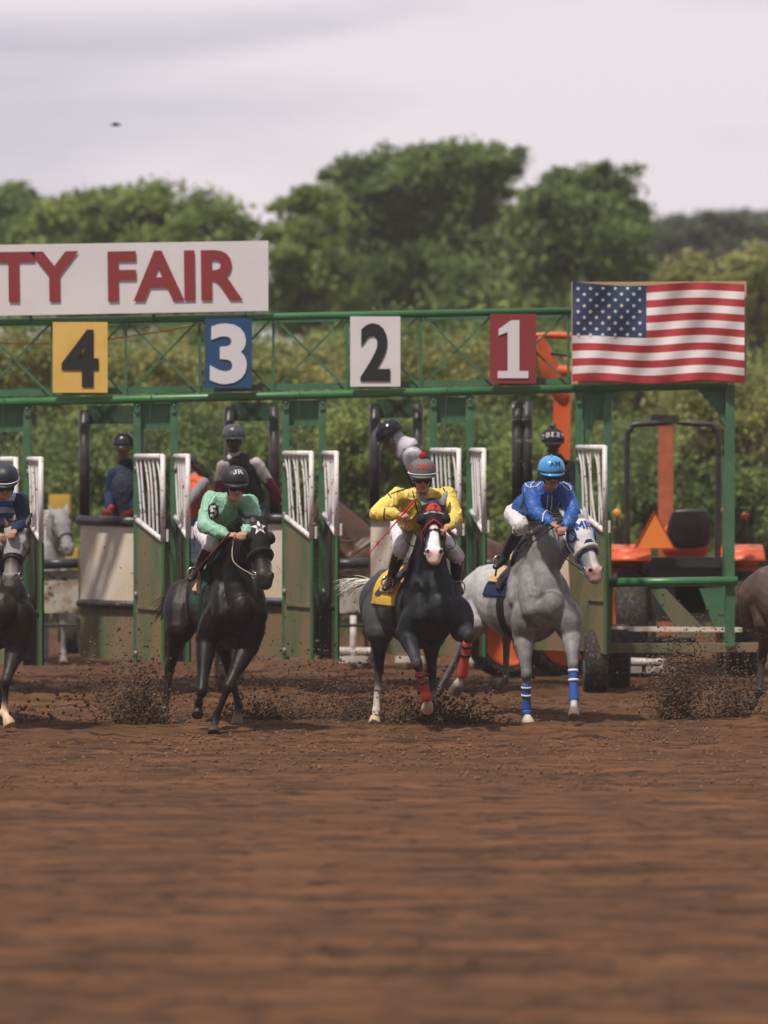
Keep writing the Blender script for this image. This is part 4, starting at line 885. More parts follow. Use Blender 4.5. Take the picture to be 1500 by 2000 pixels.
# white rails lying and standing beyond the gate
for lb_, x0, x1, y, D in (('white pipe rail low on the dirt behind the middle stalls', 655, 960, 1270, 48.5), ('white pipe rail low behind the right end of the gate', 1215, 1305, 1290, 47)):
    t = thing('rail', lb_, 'rail', W((x0+x1)/2, y+12, D)); MB().tube([W(x0, y, D), W(x1, y+5, D)], .04, seg=12, flatcap=True, spline=False).build('pipe', M['rail'], t, True)
    for x in ((690, 800, 930) if x0 < 1000 else (1225, 1290)):
        f_ = W(x, y, D); f_.z = .02; MB().bar(W(x, y-68, D) if x0 < 1000 else W(x, y-4, D), f_, .04, 10).build('post', M['rail'], t, True)
        MB().beam(W(x-28, y+18, D-.1), W(x+28, y+18, D-.1), .1, .07).build('foot', M['rail'], t)
# ------------------------------------------------------------------ tractors behind the gate
DT = 47.6; Tt = lambda px, py, dd=0: W(px, py, DT+dd)
tr = thing('tractor', 'orange compact tractor with black roll bar and slow vehicle triangle behind the gate end', 'tractor', Tt(1330, HY)-Vector((0, 0, CH)))
for x in (1228, 1448):
    c = Tt(x, HY, 0); c.z = .62; wheel(c, .62, .38, AXX, tr, M['orange'])
    f = MB(); prof = []
    for k in range(9):
        a = R(52+100*k/8); prof.append((c.y-.74*math.cos(a), c.z+.8*math.sin(a)*.98+.12))
    for (ya, za), (yb, zb) in zip(prof[:-1], prof[1:]): f.slab([(c.x-.24, ya, za), (c.x+.24, ya, za), (c.x+.24, yb, zb), (c.x-.24, yb, zb)], .03)
    sgn = 1 if x < 1330 else -1
    f.slab([(c.x+sgn*.22, y_, z_) for y_, z_ in prof], .025)
    f.build('fender', M['orange'], tr, True)
for x in (1262, 1418):
    c = Tt(x, HY, 1.75); c.z = .36; wheel(c, .36, .2, AXX, tr, M['orange'])
mb = MB(); mb.box(Tt(1338, 1150, .1), (.95, .8, .75)); mb.box(Tt(1338, 1160, .5), (.36, 1.6, .4)); mb.build('chassis', M['blackmetal'], tr)
mb = MB(); mb.tube([Tt(1338, 1060, .9), Tt(1338, 1055, 1.4), Tt(1338, 1075, 2.2)], [(.3, .28), (.3, .28), (.24, .22)], seg=14, flatcap=True); mb.build('hood', M['orange'], tr, True)
mb = MB(); mb.box(Tt(1345, 1098, -.35), (1.0, .06, .12)); mb.build('rear_crossbar', M['blackmetal'], tr); mb = MB(); mb.box(Tt(1350, 1112, -.1), (.5, .3, .2)); mb.build('rear_housing', mat('dull_orange_b', (.35,.06,.02), .5), tr)
mb = MB(); mb.tube([Tt(1345, 1062, .35), Tt(1345, 1058, .1), Tt(1345, 1030, -.02), Tt(1345, 1000, -.08)], [(.24, .06), (.26, .07), (.26, .06), (.2, .04)], seg=14, ref=(1,0,0)); mb.build('seat', M['blackmetal'], tr, True)
MB().tube([Tt(1226, 1090, 0), Tt(1225, 870, 0), Tt(1232, 838, 0), Tt(1252, 828, 0), Tt(1375, 828, 0), Tt(1396, 838, 0), Tt(1403, 870, 0), Tt(1402, 1090, 0)], .035, seg=10, sub=4).build('roll_bar', M['blackmetal'], tr, True)
o = MB().slab([Tt(1240, 1070, -.5), Tt(1316, 1070, -.5), Tt(1278, 1000, -.5)][::-1], -.01).build('warning_triangle', M['smv'], tr)
t3 = MB(); P3 = [Tt(1238, 1072, -.515), Tt(1318, 1072, -.515), Tt(1278, 998, -.515)]
for k in range(3): t3.beam(P3[k], P3[(k+1) % 3], .008, .022, (0,1,0))
t3.build('triangle_border', M['smv_r'], o)
for x, y, m_ in ((1205, 1002, 'amber'), (1417, 996, 'amber'), (1455, 1008, 'redlens')):
    MB().lathe(Tt(x, y, -.3), [(.0008, .03), (.035, .026), (.05, 0), (.05, -.03), (.0008, -.03)], basis((0, -1, 0)), 18).build('lamp', M[m_], tr, True)
    MB().bar(Tt(x, y+8, -.27), Tt(x, y+45, -.2), .012).build('lamp_stalk', M['blackmetal'], tr)
MB().torus(Tt(1345, 1035, .75), .18, .015, basis((0, -.5, .85))).build('steering_wheel', M['blackmetal'], tr, True)
# loader with its arm raised, behind stall 1
ld = thing('loader', 'orange loader with raised boom arm and orange wheel rims behind stall 1', 'loader', W(1060, HY, 47)-Vector((0, 0, CH)))
Tl = lambda px, py, dd=0: W(px, py, 47+dd)
for x, dd in ((988, .0), (1098, .3)):
    c = Tl(x, HY, dd); c.z = .53; wheel(c, .53, .22, basis((.55, -.83, 0), (0, 0, 1)), ld, M['orange'], thick=.24)
for x, dd in ((1000, 1.9), (1105, 2.2)):
    c = Tl(x, HY, dd); c.z = .42; wheel(c, .42, .24, basis((.86, -.5, 0), (0, 0, 1)), ld, M['orange'])
mb = MB(); mb.box(Tl(1045, 1190, 1.0), (.7, 2.2, .4)); mb.build('chassis', M['blackmetal'], ld)
mb = MB(); mb.box(Tl(1052, 1100, 1.5), (.7, 1.2, .6)); mb.build('hood', M['orange'], ld)
mb = MB(); mb.beam(Tl(1093, 1120, .9), Tl(1098, 745, .9), .16, .2, (1,0,0)); mb.build('boom', M['orange'], ld)
mb = MB(); mb.tube([Tl(1098, 775, .85), Tl(1080, 735, .8), Tl(1066, 695, .75), Tl(1056, 662, .7)], [(.1, .08), (.13, .1), (.1, .08), (.05, .05)], seg=10); mb.tube([Tl(1080, 722, .78), Tl(1150, 728, .78)], .07, seg=10); mb.tube([Tl(1048, 655, .7), Tl(1090, 655, .7), Tl(1150, 660, .7)], [(.03, .04), (.045, .05), (.04, .04)], seg=10); mb.build('boom_head', M['orange'], ld, True)
MB().bar(Tl(1075, 690, .7), Tl(1140, 698, .7), .018).build('hydraulic_hose', M['blackmetal'], ld)
pl = thing('loader_mast', 'upright orange steel post of a machine standing behind the tractor seat', 'post', W(1300, HY, 50)-Vector((0, 0, CH)))
MB().beam(W(1300, 826, 50), W(1300, 1240, 50), .2, .18, (1,0,0)).build('post', mat('dull_orange', (.45,.12,.05), .6, c2=(.35,.1,.05)), pl)
MB().box(W(1300, 1262, 50), (.7, .7, .25)).build('base', M['blackmetal'], pl); MB().box(W(1298, 818, 50), (.34, .24, .1)).build('cap', M['blackmetal'], pl)
# yellow equipment at the far left
yl = thing('tank_trailer', 'yellow boxy trailer behind the left stall, above and below the pony', 'trailer', W(118, HY, 52.5)-Vector((0, 0, CH)))
ym = mat('yellow_paint', (.62,.4,.06), .5, c2=(.5,.32,.06), sc=3)
for a_ in ((95, 136, 966, 1004), (108, 152, 1072, 1112), (124, 152, 1135, 1205)): MB().slab([W(a_[0], a_[2], 52.5), W(a_[1], a_[2], 52.5), W(a_[1], a_[3], 52.5), W(a_[0], a_[3], 52.5)], .3).build('panel', ym, yl)
MB().beam(W(120, 970, 52.7), W(120, 1255, 52.7), .08, .08, (1,0,0)).build('upright', M['blackmetal'], yl)
c = W(140, HY, 52.5); c.z = .3; wheel(c, .3, .2, AXX, yl, M['grey'])
# bird
bd = thing('bird', 'small dark bird in flight high in the pale sky at left', 'bird', W(225, 244, 60))
bp = W(225, 244, 60); mb = MB(); mb.tube([bp+Vector((-.07, 0, 0)), bp, bp+Vector((.06, 0, .005)), bp+Vector((.09, 0, .005))], [.008, .022, .018, .006], seg=8)
mb.tube([bp+Vector((.01, 0, .01)), bp+Vector((.0, .06, .03)), bp+Vector((-.03, .12, .02))], [(.03, .005), (.026, .004), (.006, .002)], seg=6, ref=(1,0,0)); mb.tube([bp+Vector((.01, 0, .01)), bp+Vector((.0, -.06, .03)), bp+Vector((-.03, -.12, .02))], [(.03, .005), (.026, .004), (.006, .002)], seg=6, ref=(1,0,0))
mb.slab([bp+Vector((-.07, .0, 0)), bp+Vector((-.12, .03, 0)), bp+Vector((-.12, -.03, 0))], .003)
mb.build('body', mat('bird_feathers', (.05,.045,.045), .8), bd, True)
# ------------------------------------------------------------------ horses: poses as (photo column, photo row, metres behind the chest)
def shifted(legs, dx, k=1., cx=0, f=lambda p: p):
    return {a: [(cx+(x-cx)*k+dx, HY+(y-HY)*k, d) for x, y, d in b] for a, b in legs.items()}
m_black = mat('black_coat', (1,1,1), .48, attr=True, c2=(1.8,1.5,1.25), sc=3, spec=.3, splat=(.1,.06,.035), ssc=34, sth=.69, bump=.07, bsc=130)
m_dgrey = mat('dark_grey_coat', (1,1,1), .5, attr=True, c2=(1.6,1.6,1.65), sc=5, lo=.4, hi=.7, detail=7, spec=.15, splat=(.16,.1,.06), ssc=34, sth=.7, bump=.07, bsc=130)
m_lgrey = mat('light_grey_coat', (1,1,1), .5, attr=True, c2=(.72,.72,.745), sc=15, lo=.4, hi=.66, detail=3, spec=.15, splat=(.16,.1,.06), ssc=34, sth=.7, bump=.07, bsc=130)
m_bay = mat('bay_coat', (1,1,1), .5, attr=True, c2=(.7,.7,.7), sc=4, bump=.07, bsc=130)
lea_k = mat('black_leather', (.014,.013,.013), .4); lea_b = mat('brown_leather', (.12,.05,.02), .45); lea_m = mat('maroon_leather', (.09,.016,.018), .4)
tan_pad = mat('tan_foam_pad', (.5,.33,.16), .8, c2=(.6,.42,.22), sc=12, bump=.3, bsc=50)
cl = lambda n, c, **k: mat(n, c, .7, bump=.2, bsc=26, spec=.2, **k)
c_black = cl('black_cloth', (.013,.013,.015)); c_white = cl('white_cloth', (.68,.66,.69)); c_blue = cl('blue_cloth', (.015,.07,.3)); c_navy = cl('navy_cloth', (.012,.024,.07))
c_red = mat('red_bandage', (.5,.045,.04), .8, bump=.3, bsc=60, splat=(.25,.1,.07), ssc=30, sth=.62); c_redt = cl('red_trim', (.55,.03,.03)); c_green = cl('green_cloth', (.01,.06,.045))
c_yel = cl('yellow_cloth', (.66,.4,.05)); c_bband = mat('blue_bandage', (.02,.09,.36), .8, bump=.3, bsc=60, splat=(.12,.1,.12), ssc=30, sth=.66)
fleece_k = mat('black_fleece', (.012,.012,.012), .95, bump=1, bsc=90); fleece_w = mat('white_fleece', (.62,.58,.54), .95, bump=1, bsc=90)
hair_k = mat('black_hair', (.012,.011,.011), .5); hair_w = mat('white_hair', (.7,.66,.6), .6)
# --- 1: black horse in front of stall 3
NK1 = [(437,1128,.55,(.17,.33)), (458,1100,.32,(.14,.27)), (481,1064,.08,(.11,.19)), (500,1036,-.1,(.085,.12))]
LG1 = {
 'hr': [(362,1168,1.4),(352,1228,1.2),(331,1308,1.42),(322,1389,1.3),(315,1408,1.22),(308,1425,1.2)],
 'hl': [(412,1178,1.4),(428,1235,1.2),(449,1308,1.4),(466,1378,1.3),(464,1398,1.28),(463,1420,1.2)],
 'fr': [(432,1195,.22),(404,1248,.3),(394,1350,.02),(388,1374,.3),(386,1386,.34),(386,1398,.28)],
 'fl': [(490,1200,.15),(484,1262,.22),(446,1341,-.02),(420,1407,.02),(418,1421,-.03),(417,1433,-.08)]}
H1 = horse('black horse with a white star on its black hood, carrying the jockey in mint green', 37.5, 14.5, (474,), LG1, NK1, (498,1020,-.12), (520,1140,-.38), 20,
    (.0055,.005,.005), m_black, sock={'hr': (.9,(.42,.33,.26),(.22,.15,.1)), 'hl': (9,(.02,.018,.016),(.16,.11,.08))}, hoofc=(.03,.024,.02), tail_col=hair_k, tail_len=.42, tail_dir=(-.75,.3,-.35), mane_col=hair_k, nosec=(.022,.021,.021), hw=1.16)
tack(H1, c_black, .6, lea_k, .6, roll=(fleece_k, .026), cup=c_black)
pf = star2d(.083, .033); sc_ = H1.Q(.15, .0, 0)
star = project(pf, sc_, H1.hl, -H1.ax, [H1.hood], 'star', c_white, H1.root, .007, .3)
project(slab('M', .045, .2), sc_, H1.hl, -H1.ax, [H1.hood], 'lettering', M['black_l'], H1.root, .014, .3)
saddle(H1, c_green, .5, 1.02, 1.18, lea_k, tan_pad, c_green)
# --- 2: dark grey horse in the middle
NK2 = [(832,1135,.5,(.18,.34)), (838,1100,.3,(.155,.27)), (843,1050,.08,(.12,.2)), (846,1002,-.1,(.09,.12))]
LG2 = {
 'hr': [(750,1170,1.4),(742,1232,1.22),(740,1304,1.45),(735,1388,1.4),(733,1400,1.38),(731,1415,1.3)],
 'hl': [(812,1178,1.4),(842,1240,1.2),(843,1310,1.42),(851,1390,1.4),(857,1402,1.36),(862,1415,1.28)],
 'fr': [(822,1195,.2),(795,1236,.24),(815,1296,-.05),(833,1361,.06),(836,1376,.14),(834,1386,.24)],
 'fl': [(892,1195,.15),(902,1232,.1),(915,1241,-.38),(903,1317,-.22),(896,1334,-.18),(887,1354,-.1)]}
DG_ = (.017,.02,.024)
H2 = horse('dark grey horse with a white blaze and red-trimmed black hood, carrying the jockey in yellow', 37.6, 17, (862,), LG2, NK2, (846,985,-.15), (848,1092,-.42), 2,
    DG_, m_dgrey, sock={'hr': (.62,(.6,.53,.48),(.42,.32,.22)), 'hl': (.62,(.5,.44,.38),(.4,.3,.2)), 'fr': (9,(.5,.42,.34),(.4,.3,.22)), 'fl': (9,(.62,.56,.48),(.12,.08,.06))},
    blaze=((.66,.6,.58), (.0,.015,.036,.045,.066,.07), (.58,.42,.37)), nosec=(.24,.23,.22), tail_col=hair_w, tail_len=.26, tail_dir=(-.9,.3,.0), legcol=(.03,.032,.036), ear_col=(.22,.21,.2), rump_tone=(.05,.052,.055))
tack(H2, c_black, .42, lea_k, .56, cup=c_black, eyehole=True)
# red edge of the hood, red cheek straps, the half-moon badge with writing
for s_ in (-1, 1): MB().tube([H2.Q(.36, 0, .09), H2.Q(.43, s_*.06, .06), H2.Q(.52, s_*.105, -.02), H2.Q(.62, s_*.1, -.07)], .007, seg=6).build('hood_edge', c_redt, H2.root, True)
mo = [(.072*math.cos(a), .085*math.sin(a)) for a in np.linspace(0, math.pi, 17)]
bc = H2.Q(.185, 0, 0); project(poly2d(mo, 2), bc, H2.hl, -H2.ax, [H2.hood], 'badge', c_redt, H2.root, .006, .3)
project(text2d('17', .05, .02, 1.2, 1), bc-H2.ax*.03, H2.hl, -H2.ax, [H2.hood], 'lettering', M['black_l'], H2.root, .012, .3)
project(text2d('SUNSET WELL SERVICE', .018, .01, .95, 1), bc+H2.ax*.02, H2.hl, -H2.ax, [H2.hood], 'lettering', M['white_l'], H2.root, .008, .3)
saddle(H2, c_yel, .62, 1.32, 1.17, lea_k, tan_pad, c_black)
nr = (H2.h*-1).normalized(); project(text2d('2', .2, .03, 1.3, 2), H2.T(1.12, -.25, 1.36), nr*-1, (0,0,1), [H2.cloth], 'numeral', M['black_l'], H2.root, .01, .5)
wrap(H2.legs['fr'], .3, 1.0, c_red, H2.root, [(.02, M['black_l']), (.3, M['black_l'])])
wrap(H2.legs['fl'], .22, 1.0, c_red, H2.root, [(.02, M['black_l']), (.3, M['black_l'])])
# --- 3: light grey horse at right
NK3 = [(1035,1120,.5,(.17,.33)), (1058,1092,.3,(.15,.28)), (1088,1058,.08,(.115,.2)), (1120,1032,-.1,(.09,.13))]
LG3 = {
 'hr': [(945,1160,1.45),(930,1215,1.25),(903,1268,1.62),(860,1345,1.85),(852,1362,1.86),(850,1380,1.78)],
 'hl': [(1005,1170,1.4),(985,1212,1.2),(990,1243,1.6),(987,1330,1.66),(974,1341,1.8),(962,1334,1.9)],
 'fr': [(1030,1195,.2),(1022,1240,.26),(1028,1318,.08),(1028,1388,.14),(1030,1402,.1),(1033,1417,.06)],
 'fl': [(1102,1195,.12),(1115,1238,.1),(1119,1300,-.2),(1121,1366,-.28),(1121,1386,-.36),(1121,1402,-.44)]}
LGc = (.25,.245,.25)
H3 = horse('light grey horse with a white and blue hood, carrying the jockey in blue', 38.8, 22, (1080,), LG3, NK3, (1128,1016,-.16), (1166,1128,-.42), 24,
    LGc, m_lgrey, sock={'fr': (9,(.62,.56,.5),(.6,.5,.42)), 'fl': (9,(.66,.6,.54),(.16,.12,.1))}, hoofc=(.12,.09,.07), blaze=((.62,.56,.55), (.0,.02,.03,.03,.04,.04), (.5,.3,.27)), nosec=(.28,.27,.27),
    tail_col=hair_w, tail_len=.35, tail_dir=(-.3,.6,-.4), hw=1.22, mane_col=hair_w, legcol=(.17,.17,.175), ear_col=(.5,.48,.47), rump_tone=(.48,.47,.46))  # rump lighter than chest: sunlight on the haunches put into the coat colour
tack(H3, c_white, .56, c_blue, .6, roll=(fleece_w, .022), cup=None)
for s_ in (-1, 1):
    ca = basis(H3.hl*s_*.9+H3.fn*.3, H3.ax); MB().torus(H3.Q(.26, s_*.1, -.005), .056, .012, ca, 22, 8).build('eye_ring', c_blue, H3.root, True)
project(slab('MR', .074, .24), H3.Q(.15, -.008, 0), H3.hl, -H3.ax, [H3.hood], 'lettering', c_blue, H3.root, .008, .3)
chev = [(-.09,-.05),(-.03,.03),(.03,.03),(.09,-.05),(.07,-.085),(.02,-.02),(-.02,-.02),(-.07,-.085)]
project(poly2d(chev, 3), H3.Q(.45, .0, 0), H3.hl, -H3.ax, [H3.hood], 'hood_band', c_navy, H3.root, .008, .3)
saddle(H3, c_navy, .56, 1.05, 1.22, lea_k, tan_pad, c_black)
wrap(H3.legs['fr'], .32, 1.25, c_bband, H3.root, [(.0, c_white), (.32, c_white)])
wrap(H3.legs['fl'], .12, 1.0, c_bband, H3.root, [(.0, c_white), (.32, c_white)])
# --- 4: dark horse leaving stall 4, cut by the left edge
LG4 = shifted(LG1, -462); LG4['hr'] = [(-78,1168,1.4),(-60,1228,1.2),(-52,1300,1.4),(-30,1370,1.3),(-26,1384,1.25),(-24,1400,1.2)]
LG4['fl'] = [(40,1200,.15),(32,1262,.22),(12,1330,-.02),(8,1392,.02),(14,1404,-.03),(20,1418,-.06)]
NK4 = [(x-465, y+4, d, r) for x, y, d, r in NK1]
H4 = horse('very dark horse cut by the left edge of the photo, with the striped jockey', 37.5, 14.5, (8,), LG4, NK4, (31,1030,-.12), (19,1140,-.38), -10,
    (.016,.013,.012), m_black, sock={'fl': (.7,(.5,.42,.36),(.3,.24,.18))}, hoofc=(.05,.04,.03), tail_col=hair_k, mane_col=hair_k, nosec=(.16,.15,.15))
tack(H4, mat('grey_cloth', (.3,.3,.32), .8), .5, lea_k, .6, cup=None); saddle(H4, c_white, .5, 1.02, 1.2, lea_k, tan_pad, c_black)
# --- 5: brown horse cut by the right edge
LG5 = shifted(LG3, 560)
LG5['hr'] = [(1508,1160,1.4),(1500,1215,1.2),(1488,1285,1.5),(1484,1350,1.45),(1474,1366,1.5),(1462,1380,1.44)]
LG5['hl'] = [(1565,1170,1.4),(1555,1212,1.2),(1560,1260,1.6),(1556,1335,1.66),(1548,1350,1.8),(1540,1344,1.9)]
NK5 = [(x+562, y, d, r) for x, y, d, r in NK3]
H5 = horse('brown horse cut by the right edge, one hind leg folded off the dirt', 38.4, 20, (1640,), LG5, NK5, (1690,1016,-.16), (1728,1128,-.42), 30,
    (.085,.05,.038), m_bay, hoofc=(.05,.035,.03), legcol=(.06,.04,.03), detail=True)
# --- outriders' ponies beyond the gate (standing side-on)
def side_pose(fx, gy, D, face, rumpx, withx):
    k = FPX/D; g = gy; up_ = lambda z: g-z*k; s = face
    def leg(x, d, hind):
        x0 = x; return ([(x0, up_(1.15), d), (x0+s*.1*k, up_(.88), d), (x0-s*.12*k, up_(.52), d), (x0-s*.07*k, up_(.16), d), (x0-s*.02*k, up_(.08), d), (x0+s*.02*k, up_(.02), d)] if hind else
                        [(x0, up_(1.1), d), (x0-s*.03*k, up_(.82), d), (x0+s*.0*k, up_(.48), d), (x0+s*.0*k, up_(.15), d), (x0+s*.04*k, up_(.08), d), (x0+s*.07*k, up_(.02), d)])
    return {'hr': leg(rumpx, -.14, True), 'hl': leg(rumpx+s*.1*k, .16, True), 'fr': leg(withx, -.13, False), 'fl': leg(withx+s*.08*k, .15, False)}
D6 = 48.6; k6 = FPX/D6; g6 = HY+CH*k6
L6 = side_pose(0, g6, D6, -1, 945, 728)
H6 = horse('bay pony standing side-on behind the gate, seen through stall 2', D6, -90, (672,), L6, [(700,1078,.0,(.16,.32)), (678,1045,.0,(.14,.27)), (655,1010,.0,(.1,.19)), (637,985,.0,(.08,.12))], (634,972,0), (600,1035,-.05), -70,
    (.1,.045,.028), m_bay, legcol=(.05,.025,.018), hoofc=(.2,.14,.1), scale=1.08, mane_col=hair_k, tail_col=hair_k, tail_dir=(.2,0,-.9), detail=False)
tack(H6, None, strap=lea_b); MB().tube([H6.bit[-1], W(672,1058,D6-.3), W(725,1042,D6-.25)], .012, seg=6).build('rein', lea_k, H6.root, True)
H7 = horse('pale grey pony facing the track behind stall 4, at the left', 49.5, 25, (98,), shifted({a: [(x-850, y, d) for x, y, d in b] for a, b in {'hr': [(770,1170,1.4),(762,1232,1.22),(762,1304,1.45),(762,1388,1.4),(762,1404,1.38),(762,1420,1.3)], 'hl': [(832,1170,1.4),(840,1232,1.22),(840,1304,1.45),(840,1388,1.4),(840,1404,1.38),(840,1420,1.3)], 'fr': [(812,1195,.2),(806,1250,.22),(806,1325,.2),(806,1398,.22),(806,1412,.2),(806,1426,.14)], 'fl': [(880,1195,.2),(884,1250,.22),(884,1325,.2),(884,1398,.22),(884,1412,.2),(884,1426,.14)]}.items()}, 98, .76, 0),
    [(96,1082,.5,(.17,.33)), (104,1058,.3,(.15,.26)), (112,1034,.08,(.12,.2)), (118,1012,-.1,(.09,.12))], (118,1003,-.15), (136,1078,-.4), 20, (.3,.29,.29), m_lgrey, hoofc=(.2,.17,.15), detail=False, mane_col=hair_w)
tack(H7, None, strap=lea_k)

# ------------------------------------------------------------------ jockeys
m_skin = mat('skin', (1,1,1), .5, attr=True, spec=.4, bump=.05, bsc=150)
SK1, SK2, SK3, SKD = (.46,.25,.17), (.42,.21,.14), (.36,.18,.115), (.085,.045,.03)
lens_k = mat('dark_lens', (.006,.006,.007), .06, spec=.8)
shoe_k = mat('black_boot', (.012,.011,.011), .3, splat=(.12,.08,.05), ssc=24, sth=.66)
def Pj(**k): return k
j2 = Pj(head=(825,934,-.12), neck=(826,966,.1), shR=(777,970,.14), shL=(874,968,.16), elR=(735,1004,-.12), elL=(889,1010,-.02), wrR=(778,1005,-.28), wrL=(874,1030,-.25),
        chest=(815,1005,.3), pelvis=(803,1016,.76), hipR=(786,1026,.72), hipL=(826,1026,.72), knR=(782,1072,.22), knL=(892,1085,.25), anR=(764,1128,.52), anL=(892,1140,.55), toR=(752,1150,.36), toL=(900,1158,.4))
R2 = person('jockey in yellow silks crouched on the dark grey horse, with red pompom on his helmet', 37.6, j2, (.02,-1,-.14), (0,-.1,1), SK2, m_skin,
    mat('yellow_silk', (.68,.5,.07), .5, bump=.3, bsc=14, c2=(.78,.62,.14), sc=6), mat('white_breeches', (.66,.63,.7), .6, bump=.2, bsc=18), (mat('brown_boot', (.035,.014,.012), .35), True), hk=1.08, bulk=1.2, wr=.012, tail=.8,
    hand_cfg={'R': dict(f=(.85,-.4,-.2), n=(.1,.5,-.85), curl=1.05), 'L': dict(f=(-.6,-.6,-.3), n=(0,.4,-.9), curl=1.05)})
def outfit(Rr, hc, stripes=None): pass
ho, hm, hc_ = helmet(R2.q, R2.A, 1.08, mat('grey_helmet_cover', (.12,.125,.125), .7, bump=.2, bsc=80), R2.root, band=c_white, pom=(c_redt, .034))
def hletter(Rr, hm, hc, txt, h, m, az=0, el=28, width=1, bold=.012, off=.004):
    d = (Rr.A @ Vector((math.sin(R(az))*math.cos(R(el)), math.cos(R(az))*math.cos(R(el)), math.sin(R(el))))).normalized(); az = -az; d = (Rr.A @ Vector((math.sin(R(az))*math.cos(R(el)), math.cos(R(az))*math.cos(R(el)), math.sin(R(el))))).normalized(); rt = (-Rr.A.col[0]+0*d) if False else Rr.A.col[0]*math.cos(R(az))-Rr.A.col[1]*math.sin(R(az))
    rt = -rt if rt.cross(Vector((0,0,1))).dot(d) < 0 else rt
    return project(slab(txt, h, .2, width) if all(c in SEG for c in txt) else text2d(txt, h, bold, width, 1), hc+d*.1, rt, rt.cross(-d)*1.0 if rt.cross(-d).z > 0 else rt.cross(d), [hm], 'lettering', m, Rr.root, off, .12)
hletter(R2, hm, hc_, 'OEN', .055, c_redt, 0, 30, .8); hletter(R2, hm, hc_, 'N', .05, c_redt, 62, 26); hletter(R2, hm, hc_, '12', .05, c_redt, -62, 26)
goggles(R2.q, R2.A, 1.08, lens_k, lea_k, R2.root); chin_strap(R2.q, lea_k, R2.root)
def piping(Rr, pts, m, name='piping', r=.006):
    """thin trim laid on the silks: points thrown at the cloth from the front"""
    t = BVHTree.FromPolygons([tuple(p) for p in coords(Rr.top_me)], [tuple(f.vertices) for f in Rr.top_me.polygons]); out_ = []
    P = catmull([(*p, 0) for p in pts], 5) if len(pts) > 2 else catmull([(*p, 0) for p in pts], 8)
    for x, y, _ in P:
        a = W(x, y, Rr.D-2); b = W(x, y, Rr.D+2); h_ = t.ray_cast(a, (b-a).normalized(), 6)
        if h_[0] is not None: out_.append(h_[0]+h_[1]*.003)
    if len(out_) > 2: MB().tube(out_, r, seg=6, spline=False).build(name, m, Rr.root, True)
R2.D = 37.6
for pts in ([(742,958),(760,950),(800,938)], [(764,965),(782,958),(806,952)], [(752,948),(757,962),(764,972)], [(846,940),(862,948),(870,962)], [(752,993),(750,1010),(756,1022)], [(806,960),(812,985),(818,1010)]): piping(R2, pts, M['black_l'])
reins(H2, {-1: R2.P['wrR']+Vector((.08,-.02,-.03)), 1: R2.P['wrL']}, lea_k)
def whip(p, q, m, root=None, label='x'):
    t = thing('riding_whip', label, 'whip', q); MB().tube([p, p.lerp(q, .25)], [.011, .01], seg=8).build('grip', m, t, True); MB().tube([p.lerp(q, .24), p.lerp(q, .6), q], [.007, .006, .005], seg=6).build('shaft', m, t, True)
    e = p.lerp(q, .78); mb = MB()
    for i in range(14): mb.tube([e, e+Vector(rng.normal(0, .022, 3))], .0022, seg=3, flatcap=True, spline=False)
    mb.build('tassel', m, t, True)
whip(W(812,975,37.22), W(718,1084,37.3), c_redt, label='red whip slanting down from the hand of the jockey in yellow')
# jockey 1
j1 = Pj(head=(459,949,-.12), neck=(451,978,.12), shR=(413,976,.16), shL=(488,982,.14), elR=(398,1026,.0), elL=(497,1022,.0), wrR=(443,1046,-.2), wrL=(478,1040,-.24),
        chest=(432,1012,.32), pelvis=(417,1026,.76), hipR=(403,1036,.72), hipL=(435,1036,.7), knR=(412,1062,.2), knL=(478,1090,.3), anR=(386,1112,.5), anL=(480,1140,.6), toR=(372,1132,.36), toL=(486,1160,.46))
R1 = person('jockey in mint green silks crouched on the black horse, with a number five patch', 37.5, j1, (.25,-1,-.2), (0,-.1,1), SK1, m_skin,
    mat('mint_silk', (.19,.41,.28), .5, bump=.3, bsc=14, c2=(.26,.5,.36), sc=6), mat('white_breeches_b', (.68,.64,.66), .6, bump=.2, bsc=18), (shoe_k, True), hk=1.06, bulk=1.2, wr=.012, tail=.8,
    hand_cfg={'R': dict(f=(.8,-.5,.1), n=(.2,.4,-.9), curl=1.05), 'L': dict(f=(-.2,-.8,-.2), n=(0,.4,-.9), curl=1.05)})
R1.D = 37.5
ho, hm, hc_ = helmet(R1.q, R1.A, 1.08, mat('black_helmet_cover', (.012,.014,.02), .55), R1.root)
hletter(R1, hm, hc_, 'JR', .05, c_white, 4, 42, 1.1); hletter(R1, hm, hc_, 'jr', .022, c_white, 24, 36, 1)
goggles(R1.q, R1.A, 1.06, lens_k, lea_k, R1.root); chin_strap(R1.q, lea_k, R1.root)
reins(H1, {-1: R1.P['wrR']+Vector((.07,-.02,0)), 1: R1.P['wrL']}, mat('white_rein', (.55,.52,.45), .5))
ov = [(.052*math.cos(a), .08*math.sin(a)) for a in np.linspace(0, 2*math.pi, 25)[:-1]]
pc = W(417,999,37.2); nb = project(poly2d(ov, 2), pc, (1,.05,.08), (-.08,0,1), [R1.top_me], 'number_patch', M['black_l'], R1.root, .005, .6)
project(text2d('5', .11, .03, 1, 1), pc, (1,.05,.08), (-.08,0,1), [R1.top_me], 'lettering', c_white, R1.root, .018, .6)
whip(W(448,1042,37.2), W(372,1128,37.35), lea_m, label='dark red whip held low by the jockey in mint green')
